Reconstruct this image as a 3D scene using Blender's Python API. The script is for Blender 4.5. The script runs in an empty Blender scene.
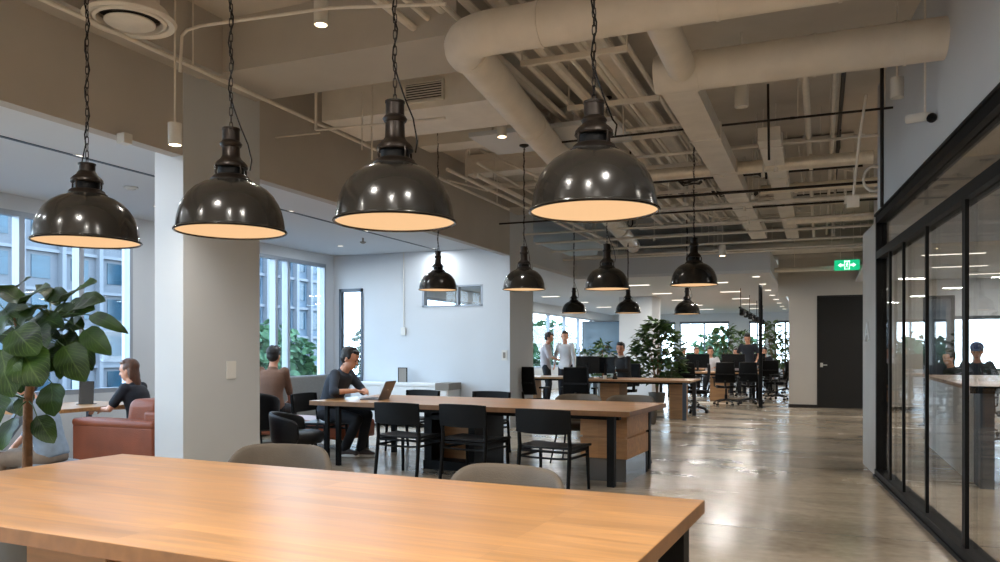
import bpy, bmesh, math, random
from mathutils import Vector, Matrix, Euler
random.seed(7)
PI = math.pi
SC = bpy.context.scene
COL = SC.collection

# ------------------------------------------------------------------ camera frame
CAM_H = 1.35
YAW = math.radians(22.2)
CS, SN = math.cos(YAW), math.sin(YAW)
FPX = 785.0; CX = 500.0; CY = 350.0
def D(px, d):                     # floor point seen in column px at depth d
    xc = (px - CX) / FPX * d
    return (CS * xc - SN * d, SN * xc + CS * d)
def AY(px, Y):                    # X of the point in column px on the plane Y
    u = (px - CX) / FPX
    d = Y / (SN * u + CS)
    return (CS * u - SN) * d
def ZZ(py, d): return CAM_H + (CY - py) * d / FPX

# ------------------------------------------------------------------ materials
def lin(c):
    return tuple(((x / 255.0) / 12.92 if x / 255.0 <= 0.04045 else (((x / 255.0) + 0.055) / 1.055) ** 2.4) for x in c)
def mat(name, rgb, rough=0.5, metal=0.0, var=0.0, scale=6.0, bump=0.0, bscale=None, coat=0.0, emit=None, estr=0.0, stretch=None, spec=0.5, trans=0.0):
    m = bpy.data.materials.new(name); m.use_nodes = True
    nt = m.node_tree; b = nt.nodes['Principled BSDF']
    c = lin(rgb)
    b.inputs['Base Color'].default_value = (*c, 1)
    b.inputs['Roughness'].default_value = rough
    b.inputs['Metallic'].default_value = metal
    b.inputs['Coat Weight'].default_value = coat
    b.inputs['Specular IOR Level'].default_value = spec
    if emit:
        b.inputs['Emission Color'].default_value = (*lin(emit), 1)
        b.inputs['Emission Strength'].default_value = estr
    if var > 0 or bump > 0:
        tc = nt.nodes.new('ShaderNodeTexCoord'); mp = nt.nodes.new('ShaderNodeMapping')
        nt.links.new(tc.outputs['Object'], mp.inputs[0])
        if stretch: mp.inputs['Scale'].default_value = stretch
        if var > 0:
            n = nt.nodes.new('ShaderNodeTexNoise'); n.inputs['Scale'].default_value = scale; n.inputs['Detail'].default_value = 4
            nt.links.new(mp.outputs[0], n.inputs[0])
            r = nt.nodes.new('ShaderNodeValToRGB')
            r.color_ramp.elements[0].position = 0.3; r.color_ramp.elements[1].position = 0.7
            r.color_ramp.elements[0].color = (*[x * (1 - var) for x in c], 1)
            r.color_ramp.elements[1].color = (*[min(1, x * (1 + var)) for x in c], 1)
            nt.links.new(n.outputs[0], r.inputs[0]); nt.links.new(r.outputs[0], b.inputs['Base Color'])
        if bump > 0:
            n2 = nt.nodes.new('ShaderNodeTexNoise'); n2.inputs['Scale'].default_value = bscale or scale * 6
            nt.links.new(mp.outputs[0], n2.inputs[0])
            bp = nt.nodes.new('ShaderNodeBump'); bp.inputs['Strength'].default_value = bump; bp.inputs['Distance'].default_value = 0.01
            nt.links.new(n2.outputs[0], bp.inputs['Height']); nt.links.new(bp.outputs[0], b.inputs['Normal'])
    return m
M = {}
M['wall'] = mat('wall_paint', (196, 191, 184), 0.75, var=0.03, scale=1.5)
M['wallw'] = mat('white_wall_paint', (198, 203, 208), 0.7, var=0.02, scale=1.5)
M['beam'] = mat('beam_paint', (184, 179, 172), 0.8, var=0.05, scale=2.0)
M['slab'] = mat('ceiling_slab_paint', (204, 197, 187), 0.85, var=0.10, scale=1.2, bump=0.15, bscale=30)
M['ceil'] = mat('plaster_ceiling_white', (214, 217, 220), 0.8)
M['duct'] = mat('painted_duct', (224, 218, 208), 0.55, var=0.06, scale=5, bump=0.1, bscale=12)
M['pipe'] = mat('painted_pipe', (226, 220, 210), 0.5, var=0.06, scale=8)
M['shinypipe'] = mat('silver_pipe_jacket', (232, 224, 208), 0.3, metal=0.4, var=0.1, scale=9)
M['darkrod'] = mat('dark_steel_rod', (48, 42, 38), 0.5, metal=0.5)
M['black'] = mat('black_powder_coat', (6, 6, 7), 0.55, spec=0.2, var=0.1, scale=20)
M['blackwood'] = mat('black_stained_wood', (5, 5, 6), 0.55, spec=0.2, var=0.15, scale=12, stretch=(1, 8, 1))
M['blackleather'] = mat('black_leather', (13, 14, 17), 0.45, spec=0.25, var=0.15, scale=10, bump=0.2, bscale=160)
M['mesh'] = mat('black_mesh_fabric', (8, 8, 9), 0.8, spec=0.2, var=0.2, scale=60)
M['plastic'] = mat('black_plastic', (10, 10, 11), 0.45, spec=0.3)
M['screen'] = mat('dark_screen', (16, 17, 19), 0.25)
M['taupe'] = mat('taupe_upholstery', (84, 75, 64), 0.6, var=0.12, scale=9, bump=0.2, bscale=150)
M['leather'] = mat('brown_leather', (122, 60, 32), 0.45, spec=0.3, var=0.16, scale=4, bump=0.25, bscale=90)
M['greyfab'] = mat('grey_upholstery', (120, 119, 116), 0.85, var=0.07, scale=30)
M['steel'] = mat('blue_grey_steel', (84, 92, 102), 0.35, metal=0.7)
M['shade'] = mat('dark_enamel', (37, 35, 32), 0.19, var=0.06, scale=3, coat=0.15, spec=0.4)
M['bronze'] = mat('aged_bronze', (40, 33, 28), 0.38, metal=0.6, var=0.25, scale=14)
M['chain'] = mat('dark_iron_chain', (34, 28, 26), 0.45, metal=0.6)
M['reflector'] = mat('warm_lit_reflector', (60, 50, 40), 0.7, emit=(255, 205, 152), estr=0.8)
M['bulb'] = mat('warm_bulb', (255, 230, 190), 0.4, emit=(255, 214, 160), estr=6)
M['diffuse_light'] = mat('lamp_face', (255, 244, 225), 0.5, emit=(255, 230, 196), estr=5)
M['panel_light'] = mat('panel_light_face', (255, 250, 240), 0.5, emit=(255, 244, 230), estr=1.8)
M['white'] = mat('white_plastic', (212, 210, 204), 0.45)
M['offwhite'] = mat('white_laminate', (226, 227, 226), 0.5)
M['greypanel'] = mat('grey_panel', (128, 120, 110), 0.5, var=0.05)
M['ventdark'] = mat('vent_dark', (50, 45, 40), 0.8)
M['soil'] = mat('potting_soil', (46, 34, 26), 0.95, bump=0.5, var=0.3, scale=30)
M['pot'] = mat('grey_planter', (96, 94, 90), 0.7, var=0.08)
M['bark'] = mat('brown_bark', (112, 78, 50), 0.85, var=0.3, scale=22, bump=0.6, bscale=60)
M['skin'] = mat('skin', (205, 150, 122), 0.5, var=0.04)
M['hairb'] = mat('black_hair', (24, 20, 19), 0.5, var=0.3, scale=40, stretch=(1, 1, 0.2), bump=0.5, bscale=90)
M['hairbr'] = mat('brown_hair', (88, 56, 38), 0.5, var=0.3, scale=40, stretch=(1, 1, 0.2), bump=0.5, bscale=90)
M['eye'] = mat('dark_eye', (20, 16, 15), 0.2)
M['lip'] = mat('lips', (150, 84, 76), 0.5)
M['navyshirt'] = mat('navy_knit', (44, 52, 64), 0.85, var=0.12, scale=30)
M['darktee'] = mat('black_navy_cotton', (28, 31, 40), 0.85, var=0.1, scale=20)
M['blacksuit'] = mat('black_suit_cloth', (26, 25, 27), 0.8, var=0.1, scale=20)
M['brownshirt'] = mat('brown_striped_cotton', (118, 88, 72), 0.85, var=0.12, scale=40, stretch=(1, 1, 4))
M['whiteshirt'] = mat('white_cotton', (200, 198, 200), 0.8, var=0.06, scale=12)
M['greyshirt'] = mat('light_grey_cotton', (178, 172, 176), 0.8, var=0.06, scale=12)
M['denim'] = mat('pale_blue_denim', (120, 134, 150), 0.85, var=0.12, scale=18)
M['khaki'] = mat('khaki_cotton', (122, 106, 92), 0.85, var=0.1, scale=18)
M['trouser'] = mat('charcoal_trousers', (26, 28, 34), 0.85, var=0.12, scale=18)
M['shoe'] = mat('dark_sneaker_cloth', (70, 62, 60), 0.7)
M['sole'] = mat('white_rubber_sole', (206, 204, 200), 0.6)
M['capblue'] = mat('blue_cap_cloth', (44, 66, 104), 0.8)
M['amber'] = mat('amber_drink', (210, 150, 60), 0.3)
M['paper'] = mat('paper_white', (226, 224, 220), 0.7)
M['books'] = mat('paper_spines', (190, 186, 182), 0.7, var=0.35, scale=14, stretch=(4, 1, 0.1))
M['silverlap'] = mat('grey_aluminium', (112, 106, 104), 0.35, metal=0.6)
M['door'] = mat('black_door', (12, 11, 11), 0.42, var=0.08, scale=2)
M['frame_grey'] = mat('grey_aluminium_frame', (150, 158, 168), 0.45, metal=0.3)
M['frame_dark'] = mat('dark_window_frame', (74, 82, 92), 0.45, metal=0.3)
M['baseboard'] = mat('black_baseboard', (30, 28, 27), 0.5)
M['exitgreen'] = mat('exit_green', (20, 160, 110), 0.5, emit=(24, 190, 128), estr=0.9)
M['exitwhite'] = mat('exit_white', (235, 255, 245), 0.5, emit=(225, 255, 240), estr=1.2)
M['bluescreen'] = mat('blue_grey_glass_board', (70, 98, 118), 0.12, var=0.12, scale=1.2)
M['pavement'] = mat('pavement_grey', (80, 82, 84), 0.9, var=0.1, scale=0.6)

def wood(name, rgb, rough=0.32, strip=0.09, axis='x', dark=0.72):
    m = bpy.data.materials.new(name); m.use_nodes = True
    nt = m.node_tree; b = nt.nodes['Principled BSDF']; N = nt.nodes.new; L = nt.links.new
    c = lin(rgb)
    tc = N('ShaderNodeTexCoord'); mp = N('ShaderNodeMapping'); L(tc.outputs['Object'], mp.inputs[0])
    if axis == 'z': mp.inputs['Rotation'].default_value = (0, math.radians(90), 0)
    br = N('ShaderNodeTexBrick'); L(mp.outputs[0], br.inputs[0])
    br.offset = 0.37; br.offset_frequency = 1; br.squash = 1
    br.inputs['Scale'].default_value = 1; br.inputs['Mortar Size'].default_value = 0.0006
    br.inputs['Brick Width'].default_value = 1.15; br.inputs['Row Height'].default_value = strip
    br.inputs['Color1'].default_value = (0.78, 0.78, 0.78, 1); br.inputs['Color2'].default_value = (1.08, 1.08, 1.08, 1)
    br.inputs['Mortar'].default_value = (0.74, 0.74, 0.74, 1)
    mp2 = N('ShaderNodeMapping'); L(mp.outputs[0], mp2.inputs[0]); mp2.inputs['Scale'].default_value = (0.55, 7, 7)
    n = N('ShaderNodeTexNoise'); n.inputs['Scale'].default_value = 2.6; n.inputs['Detail'].default_value = 6; n.inputs['Distortion'].default_value = 1.2
    L(mp2.outputs[0], n.inputs[0])
    r = N('ShaderNodeValToRGB'); r.color_ramp.elements[0].position = 0.28; r.color_ramp.elements[1].position = 0.72
    r.color_ramp.elements[0].color = (*[x * dark for x in c], 1); r.color_ramp.elements[1].color = (*[min(1, x * 1.15) for x in c], 1)
    L(n.outputs[0], r.inputs[0])
    mx = N('ShaderNodeMix'); mx.data_type = 'RGBA'; mx.blend_type = 'MULTIPLY'; mx.inputs[0].default_value = 0.75
    L(r.outputs[0], mx.inputs[6]); L(br.outputs[0], mx.inputs[7])
    L(mx.outputs[2], b.inputs['Base Color'])
    rr = N('ShaderNodeMapRange'); rr.inputs[3].default_value = rough - 0.06; rr.inputs[4].default_value = rough + 0.12
    L(n.outputs[0], rr.inputs[0]); L(rr.outputs[0], b.inputs['Roughness'])
    bp = N('ShaderNodeBump'); bp.inputs['Strength'].default_value = 0.08; bp.inputs['Distance'].default_value = 0.004
    L(n.outputs[0], bp.inputs['Height']); L(bp.outputs[0], b.inputs['Normal'])
    return m
M['oak'] = wood('oak_tabletop', (178, 132, 84))
M['oakside'] = wood('oak_panel', (178, 132, 88), 0.5, 0.4)
M['oakend'] = mat('oak_edge_shaded', (124, 86, 50), 0.5, var=0.15, scale=14)  # shade put into the edge colour, offsetting strong light on the table front

def concrete():
    m = bpy.data.materials.new('polished_concrete'); m.use_nodes = True
    nt = m.node_tree; b = nt.nodes['Principled BSDF']; N = nt.nodes.new; L = nt.links.new
    tc = N('ShaderNodeTexCoord'); mp = N('ShaderNodeMapping'); L(tc.outputs['Object'], mp.inputs[0])
    mp.inputs['Scale'].default_value = (0.45, 1.0, 1)
    n = N('ShaderNodeTexNoise'); n.inputs['Scale'].default_value = 0.9; n.inputs['Detail'].default_value = 8; n.inputs['Roughness'].default_value = 0.62; n.inputs['Distortion'].default_value = 0.6
    L(mp.outputs[0], n.inputs[0])
    r = N('ShaderNodeValToRGB'); e = r.color_ramp.elements
    e[0].position = 0.3; e[0].color = (*lin((134, 121, 104)), 1)
    e[1].position = 0.7; e[1].color = (*lin((192, 177, 156)), 1)
    L(n.outputs[0], r.inputs[0])
    n2 = N('ShaderNodeTexNoise'); n2.inputs['Scale'].default_value = 14; n2.inputs['Detail'].default_value = 5
    L(tc.outputs['Object'], n2.inputs[0])
    mx = N('ShaderNodeMix'); mx.data_type = 'RGBA'; mx.blend_type = 'SOFT_LIGHT'; mx.inputs[0].default_value = 0.35
    L(r.outputs[0], mx.inputs[6]); L(n2.outputs[0], mx.inputs[7])
    # saw-cut joints
    sx = N('ShaderNodeSeparateXYZ'); L(tc.outputs['Object'], sx.inputs[0])
    def joint(out, period, off):
        a = N('ShaderNodeMath'); a.operation = 'ADD'; a.inputs[1].default_value = off; L(out, a.inputs[0])
        w = N('ShaderNodeMath'); w.operation = 'PINGPONG'; w.inputs[1].default_value = period / 2; L(a.outputs[0], w.inputs[0])
        g = N('ShaderNodeMath'); g.operation = 'LESS_THAN'; g.inputs[1].default_value = 0.006; L(w.outputs[0], g.inputs[0]); return g
    g1 = joint(sx.outputs[1], 3.4, 0.55)
    mx2 = N('ShaderNodeMix'); mx2.data_type = 'RGBA'
    L(g1.outputs[0], mx2.inputs[0]); L(mx.outputs[2], mx2.inputs[6]); mx2.inputs[7].default_value = (*lin((96, 86, 76)), 1)
    L(mx2.outputs[2], b.inputs['Base Color'])
    rr = N('ShaderNodeMapRange'); rr.inputs[1].default_value = 0.3; rr.inputs[2].default_value = 0.7
    rr.inputs[3].default_value = 0.15; rr.inputs[4].default_value = 0.30
    L(n.outputs[0], rr.inputs[0]); L(rr.outputs[0], b.inputs['Roughness'])
    bp = N('ShaderNodeBump'); bp.inputs['Strength'].default_value = 0.035; bp.inputs['Distance'].default_value = 0.02
    L(n.outputs[0], bp.inputs['Height']); L(bp.outputs[0], b.inputs['Normal'])
    b.inputs['Specular IOR Level'].default_value = 0.6
    return m
M['floor'] = concrete()

def glass(name, tint=(1, 1, 1), refl=0.10, rough=0.0):
    m = bpy.data.materials.new(name); m.use_nodes = True
    nt = m.node_tree; nt.nodes.clear(); N = nt.nodes.new; L = nt.links.new
    o = N('ShaderNodeOutputMaterial'); mx = N('ShaderNodeMixShader'); t = N('ShaderNodeBsdfTransparent'); g = N('ShaderNodeBsdfGlossy')
    t.inputs[0].default_value = (*tint, 1); g.inputs['Roughness'].default_value = rough
    lw = N('ShaderNodeLayerWeight'); lw.inputs[0].default_value = 0.5
    pw = N('ShaderNodeMath'); pw.operation = 'POWER'; pw.inputs[1].default_value = 5.0; L(lw.outputs['Facing'], pw.inputs[0])
    ad = N('ShaderNodeMath'); ad.operation = 'MULTIPLY_ADD'; ad.inputs[1].default_value = 0.55; ad.inputs[2].default_value = refl; ad.use_clamp = True
    L(pw.outputs[0], ad.inputs[0]); L(ad.outputs[0], mx.inputs[0]); L(t.outputs[0], mx.inputs[1]); L(g.outputs[0], mx.inputs[2]); L(mx.outputs[0], o.inputs[0])
    return m
M['glass'] = glass('clear_window_glass', (0.92, 0.96, 0.99), 0.025)
M['glassdark'] = glass('partition_glass', (0.93, 0.935, 0.93), 0.03)
M['pedglass'] = mat('brushed_plinth', (108, 106, 104), 0.22, metal=0.5)

def leafmat(name, a, bcol, rough=0.35):
    m = bpy.data.materials.new(name); m.use_nodes = True
    nt = m.node_tree; b = nt.nodes['Principled BSDF']; N = nt.nodes.new; L = nt.links.new
    tc = N('ShaderNodeTexCoord'); n = N('ShaderNodeTexNoise'); n.inputs['Scale'].default_value = 5.0
    L(tc.outputs['Object'], n.inputs[0])
    uv = N('ShaderNodeUVMap'); sx = N('ShaderNodeSeparateXYZ'); L(uv.outputs[0], sx.inputs[0])
    # pale midrib: |u-0.5| small ; side veins from v
    s = N('ShaderNodeMath'); s.operation = 'SUBTRACT'; s.inputs[1].default_value = 0.5; L(sx.outputs[0], s.inputs[0])
    ab = N('ShaderNodeMath'); ab.operation = 'ABSOLUTE'; L(s.outputs[0], ab.inputs[0])
    v1 = N('ShaderNodeMath'); v1.operation = 'SUBTRACT'; L(sx.outputs[1], v1.inputs[0]); L(ab.outputs[0], v1.inputs[1])
    w = N('ShaderNodeMath'); w.operation = 'PINGPONG'; w.inputs[1].default_value = 0.06; L(v1.outputs[0], w.inputs[0])
    g = N('ShaderNodeMath'); g.operation = 'LESS_THAN'; g.inputs[1].default_value = 0.006; L(w.outputs[0], g.inputs[0])
    g2 = N('ShaderNodeMath'); g2.operation = 'LESS_THAN'; g2.inputs[1].default_value = 0.022; L(ab.outputs[0], g2.inputs[0])
    mxv = N('ShaderNodeMath'); mxv.operation = 'MAXIMUM'; L(g.outputs[0], mxv.inputs[0]); L(g2.outputs[0], mxv.inputs[1])
    sc = N('ShaderNodeMath'); sc.operation = 'MULTIPLY'; sc.inputs[1].default_value = 0.45; L(mxv.outputs[0], sc.inputs[0])
    r = N('ShaderNodeValToRGB'); r.color_ramp.elements[0].position = 0.35; r.color_ramp.elements[1].position = 0.7
    r.color_ramp.elements[0].color = (*lin(a), 1); r.color_ramp.elements[1].color = (*lin(bcol), 1)
    L(n.outputs[0], r.inputs[0])
    mx = N('ShaderNodeMix'); mx.data_type = 'RGBA'; L(sc.outputs[0], mx.inputs[0]); L(r.outputs[0], mx.inputs[6]); mx.inputs[7].default_value = (*lin((84, 108, 50)), 1)
    L(mx.outputs[2], b.inputs['Base Color']); b.inputs['Roughness'].default_value = rough; b.inputs['Specular IOR Level'].default_value = 0.22
    # some light passes through the blade
    tr = N('ShaderNodeBsdfTranslucent'); L(mx.outputs[2], tr.inputs[0]); ms = N('ShaderNodeMixShader'); ms.inputs[0].default_value = 0.16
    out = nt.nodes['Material Output']; L(b.outputs[0], ms.inputs[1]); L(tr.outputs[0], ms.inputs[2]); L(ms.outputs[0], out.inputs[0])
    return m
M['leafdark'] = leafmat('fig_leaf_green', (20, 38, 13), (52, 80, 28), 0.42)
M['leafmid'] = leafmat('office_plant_leaf', (34, 58, 34), (84, 108, 60), 0.45)
M['leafout'] = leafmat('tree_leaf', (40, 66, 46), (78, 108, 76), 0.8)

# ------------------------------------------------------------------ mesh builder
def obj(name, me, material=None, parent=None):
    o = bpy.data.objects.new(name, me); COL.objects.link(o)
    if material: me.materials.append(material)
    if parent: o.parent = parent
    return o
class MB:
    def __init__(s): s.bm = bmesh.new()
    def box(s, x0, x1, y0, y1, z0, z1, T=None):
        v = [s.bm.verts.new((x, y, z)) for z in (z0, z1) for y in (y0, y1) for x in (x0, x1)]
        for f in ((0, 2, 3, 1), (4, 5, 7, 6), (0, 1, 5, 4), (2, 6, 7, 3), (0, 4, 6, 2), (1, 3, 7, 5)):
            s.bm.faces.new([v[i] for i in f])
        if T is not None:
            for q in v: q.co = T @ q.co
        return s
    def bar(s, p, q, w, h, up=(0, 0, 1)):
        p, q = Vector(p), Vector(q); d = q - p; L = d.length; z = d.normalized(); u = Vector(up)
        if abs(z.dot(u)) > 0.98: u = Vector((0, 1, 0))
        x = u.cross(z).normalized(); y = z.cross(x)
        T = Matrix((x, y, z)).transposed().to_4x4(); T.translation = p
        return s.box(-w / 2, w / 2, -h / 2, h / 2, 0, L, T)
    def rings(s, rs, cap=True, closed=False):
        vs = [[s.bm.verts.new(p) for p in r] for r in rs]; n = len(rs[0])
        for a, b in zip(vs, vs[1:] + ([vs[0]] if closed else [])):
            for i in range(n):
                try: s.bm.faces.new((a[i], a[(i + 1) % n], b[(i + 1) % n], b[i]))
                except ValueError: pass
        if cap and not closed:
            s.bm.faces.new(vs[0][::-1]); s.bm.faces.new(vs[-1])
        return s
    def tube(s, pts, r, n=10, cap=True):
        pts = [Vector(p) for p in pts]; rr = r if isinstance(r, (list, tuple)) else [r] * len(pts)
        rs = []; x = None
        for i, p in enumerate(pts):
            a = pts[max(0, i - 1)]; b = pts[min(len(pts) - 1, i + 1)]; t = (b - a).normalized()
            if x is None:
                u = Vector((0, 0, 1)) if abs(t.z) < 0.9 else Vector((1, 0, 0)); x = u.cross(t).normalized()
            else:
                x = (x - t * x.dot(t)).normalized()
            y = t.cross(x)
            k = 1.0
            if 0 < i < len(pts) - 1:
                c = (pts[i] - a).normalized().dot((b - pts[i]).normalized()); k = 1.0
            rs.append([p + (x * math.cos(2 * PI * j / n) + y * math.sin(2 * PI * j / n)) * rr[i] * k for j in range(n)])
        return s.rings(rs, cap)
    def cyl(s, p, q, r0, r1=None, n=12): return s.tube([p, q], [r0, r0 if r1 is None else r1], n)
    def lathe(s, prof, n=32, c=(0, 0, 0), cap=False):
        rs = [[Vector((c[0] + r * math.cos(2 * PI * j / n), c[1] + r * math.sin(2 * PI * j / n), c[2] + z)) for j in range(n)] for r, z in prof]
        return s.rings(rs, cap)
    def sph(s, c, r, n=12, T=None):
        if not isinstance(r, (tuple, list)): r = (r, r, r)
        c = Vector(c); m = max(6, n // 2)
        rs = []
        for i in range(1, m):
            ph = PI * i / m
            ring = []
            for j in range(n):
                v = Vector((r[0] * math.sin(ph) * math.cos(2 * PI * j / n), r[1] * math.sin(ph) * math.sin(2 * PI * j / n), -r[2] * math.cos(ph)))
                if T is not None: v = T @ v
                ring.append(c + v)
            rs.append(ring)
        vs = [[s.bm.verts.new(p) for p in q] for q in rs]
        for a, b in zip(vs, vs[1:]):
            for i in range(n): s.bm.faces.new((a[i], a[(i + 1) % n], b[(i + 1) % n], b[i]))
        bo, to = Vector((0, 0, -r[2])), Vector((0, 0, r[2]))
        if T is not None: bo, to = T @ bo, T @ to
        vb, vt = s.bm.verts.new(c + bo), s.bm.verts.new(c + to)
        for i in range(n):
            s.bm.faces.new((vb, vs[0][(i + 1) % n], vs[0][i])); s.bm.faces.new((vt, vs[-1][i], vs[-1][(i + 1) % n]))
        return s
    def prism(s, poly, z0, z1):
        a = [s.bm.verts.new((x, y, z0)) for x, y in poly]; b = [s.bm.verts.new((x, y, z1)) for x, y in poly]; n = len(poly)
        s.bm.faces.new(a[::-1]); s.bm.faces.new(b)
        for i in range(n): s.bm.faces.new((a[i], a[(i + 1) % n], b[(i + 1) % n], b[i]))
        return s
    def mesh(s, name, smooth=True, ang=40):
        me = bpy.data.meshes.new(name); bmesh.ops.recalc_face_normals(s.bm, faces=s.bm.faces); s.bm.to_mesh(me); s.bm.free()
        if smooth:
            for p in me.polygons: p.use_smooth = True
            me.set_sharp_from_angle(angle=math.radians(ang))
        return me
    def build(s, name, m, parent=None, bevel=0, smooth=True, ang=40, sub=0):
        o = obj(name, s.mesh(name, smooth, ang), m, parent)
        if bevel:
            b = o.modifiers.new('bevel', 'BEVEL'); b.width = bevel; b.segments = 2; b.limit_method = 'ANGLE'; b.angle_limit = math.radians(50)
        if sub:
            b = o.modifiers.new('sub', 'SUBSURF'); b.levels = sub; b.render_levels = sub
        return o
def empty(name, loc=(0, 0, 0), rz=0):
    o = bpy.data.objects.new(name, None); COL.objects.link(o); o.location = loc; o.rotation_euler = (0, 0, rz); o.empty_display_size = 0.1; return o
def tag(o, label, cat, group=None, kind=None):
    o['label'] = label; o['category'] = cat
    if group: o['group'] = group
    if kind: o['kind'] = kind
    return o
def thing(name, label, cat, loc=(0, 0, 0), rz=0, group=None): return tag(empty(name, loc, rz), label, cat, group)
def struct(o): o['kind'] = 'structure'; return o
def sbox(name, m, *b, parent=None, bevel=0):
    o = MB().box(*b).build(name, m, parent, bevel=bevel, smooth=False)
    if parent is None: struct(o)
    return o
CHILD = {}
def dup(root, loc, rz, label=None, group=None):
    def cp(o, parent):
        c = o.copy(); COL.objects.link(c)
        if parent: c.parent = parent
        for ch in [x for x in ALLCH(o)]: cp(ch, c)
        return c
    r = cp(root, None); r.location = loc; r.rotation_euler = (0, 0, rz)
    if label: r['label'] = label
    if group: r['group'] = group
    return r
def ALLCH(o): return [x for x in bpy.data.objects if x.parent == o]
# ================================================================== SETTING
XB = -4.95      # plane of the columns and bulkhead
XW = -8.6       # window wall
YB = 12.6       # back wall of the lounge bay
SLAB = 4.15
LC = 2.9        # low ceiling beyond the bay
sbox('floor', M['floor'], -9.0, 7.2, -5, 34.4, -0.12, 0)
sbox('ceiling', M['slab'], XW - 0.2, 7.2, -5.12, 34.4, SLAB, SLAB + 0.15)
sbox('wall_left_upper', M['wall'], XW - 0.2, XW - 0.05, -5.12, 34.4, 3.25, SLAB)
sbox('wall_far_upper', M['wall'], XW, -0.69, 34.2, 34.35, LC + 0.06, SLAB)
sbox('ceiling_lounge', M['ceil'], XW - 0.2, XB - 0.12, -5, YB, 3.13, 3.25)
sbox('ceiling_far', M['ceil'], XW - 0.2, -0.93, 16.58, 34.3, LC, LC + 0.06)
sbox('ceiling_passage', M['ceil'], XW - 0.2, XB, YB + 0.12, 16.58, LC, LC + 0.06)
sbox('trim_1', M['wallw'], XW - 0.2, -0.93, 16.58, 16.68, LC + 0.06, 3.36)          # fascia facing the work area
sbox('trim_2', M['beam'], -1.03, -0.93, 16.68, 19.8, LC + 0.06, 3.36)
sbox('trim_3', M['wallw'], XB - 0.1, XB, 13.75, 16.58, LC + 0.06, 3.36)
# bulkhead over the column line
sbox('wall_bulkhead', M['beam'], XB - 0.12, XB, -5, 12.57, 2.98, SLAB)
# beams under the slab
b = MB(); b.box(XB, XB + 0.26, -5, 5.27, 3.68, SLAB); b.build('ceiling_beam', M['beam'], smooth=False)['kind'] = 'structure'
for i, (x0, x1, y0, y1, z0) in enumerate(((XB, -2.5, 5.27, 6.0, 3.70), (XB, -3.1, 12.2, 12.95, 3.73), (XB, 7.0, 19.0, 19.8, 3.5), (XB, -3.0, -1.4, -0.7, 3.73))):
    sbox('ceiling_beam', M['beam'], x0, x1, y0, y1, z0, SLAB)
# columns
sbox('wall_column', M['wallw'], XB - 0.31, XB + .004, 5.09, 6.06, 0, SLAB)
sbox('wall_column', M['wallw'], XB - 0.5, XB + .004, 12.57, 13.75, 0, SLAB)
sbox('wall_column', M['wallw'], -5.43, -4.47, 22.5, 23.75, 0, LC)
# window wall -------------------------------------------------
def window_wall(idx, y0, y1, zs, zt, mulls, x=XW, m='frame_grey'):
    f = MB(); w = 0.05
    f.box(x - 0.05, x + 0.05, y0, y1, zs, zs + 0.06); f.box(x - 0.05, x + 0.05, y0, y1, zt - 0.06, zt)
    for y in (y0 + w / 2, y1 - w / 2): f.box(x - 0.05, x + 0.05, y - w / 2, y + w / 2, zs, zt)
    fo = struct(f.build('window_%d' % idx, M[m], smooth=False))
    for y in mulls:
        MB().box(x - 0.06, x + 0.06, y - 0.035, y + 0.035, zs + 0.06, zt - 0.06).build('mullion', M[m], fo, smooth=False)
    ys = [y0 + w] + list(mulls) + [y1 - w]
    for a, c in zip(ys, ys[1:]):
        MB().box(x - 0.008, x + 0.008, a, c, zs + 0.06, zt - 0.06).build('window_pane', M['glass'], fo, smooth=False)
    return fo
sbox('wall_left_sill', M['wallw'], XW - 0.15, XW + 0.05, -5, YB, 0, 0.8)
sbox('wall_left_header', M['wallw'], XW - 0.15, XW + 0.05, -5, YB, 2.95, 3.13)
for y0, y1 in ((-5, -3.5), (7.9, 8.55), (12.35, YB)): sbox('wall_left_pier', M['wallw'], XW - 0.15, XW + 0.05, y0, y1, 0.8, 2.95)
window_wall(1, -3.5, 7.9, 0.8, 2.95, [-1.9, -0.3, 1.3, 2.9, 4.5, 5.55, 6.31, 7.1])
window_wall(2, 8.55, 12.35, 0.8, 2.95, [9.6, 10.9, 11.23])
sbox('wall_left_far_sill', M['wallw'], XW - 0.15, XW + 0.05, YB + 0.12, 34.2, 0, 0.75)
sbox('wall_left_far_header', M['wallw'], XW - 0.15, XW + 0.05, YB + 0.12, 34.2, 2.6, LC)
window_wall(3, YB + 0.12, 34.2, 0.75, 2.6, [14.6, 16.4, 18.2, 20, 21.8, 23.6, 25.4, 27.2, 29, 30.8, 32.6])
# back wall of the bay with glazed door and clerestory
DX0, DX1 = -8.42, -7.9
sbox('wall_back_left', M['wallw'], XW, DX0, YB, YB + 0.12, 0, 3.13)
sbox('wall_back_over_door', M['wallw'], DX0, DX1, YB, YB + 0.12, 2.5, 3.13)
sbox('wall_back', M['wallw'], DX1, -6.66, YB, YB + 0.12, 0, 3.13)
sbox('wall_back_low', M['wallw'], -6.66, XB - .01, YB, YB + 0.12, 0, 2.12)
sbox('wall_back_high', M['wallw'], -6.66, XB - .01, YB, YB + 0.12, 2.5, SLAB)
g = MB(); 
for q in ((DX0, DX0 + .05, 0, 2.5), (DX1 - .05, DX1, 0, 2.5), (DX0, DX1, 2.44, 2.5), (DX0, DX1, 0, .08)): g.box(q[0], q[1], YB - .02, YB + .08, q[2], q[3])
dr = struct(g.build('door_1', M['frame_dark'], smooth=False))
MB().box(DX0 + .05, DX1 - .05, YB + .02, YB + .035, .08, 2.44).build('door_pane', M['glass'], dr, smooth=False)
hb = MB().tube([(DX0 + .09, YB - .05, 1.75), (DX0 + .09, YB - .05, 2.0)], .014); hb.tube([(DX0 + .09, YB - .05, 1.78), (DX0 + .09, YB + .01, 1.78)], .01); hb.build('door_handle', M['steel'], dr)
g = MB()
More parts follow.
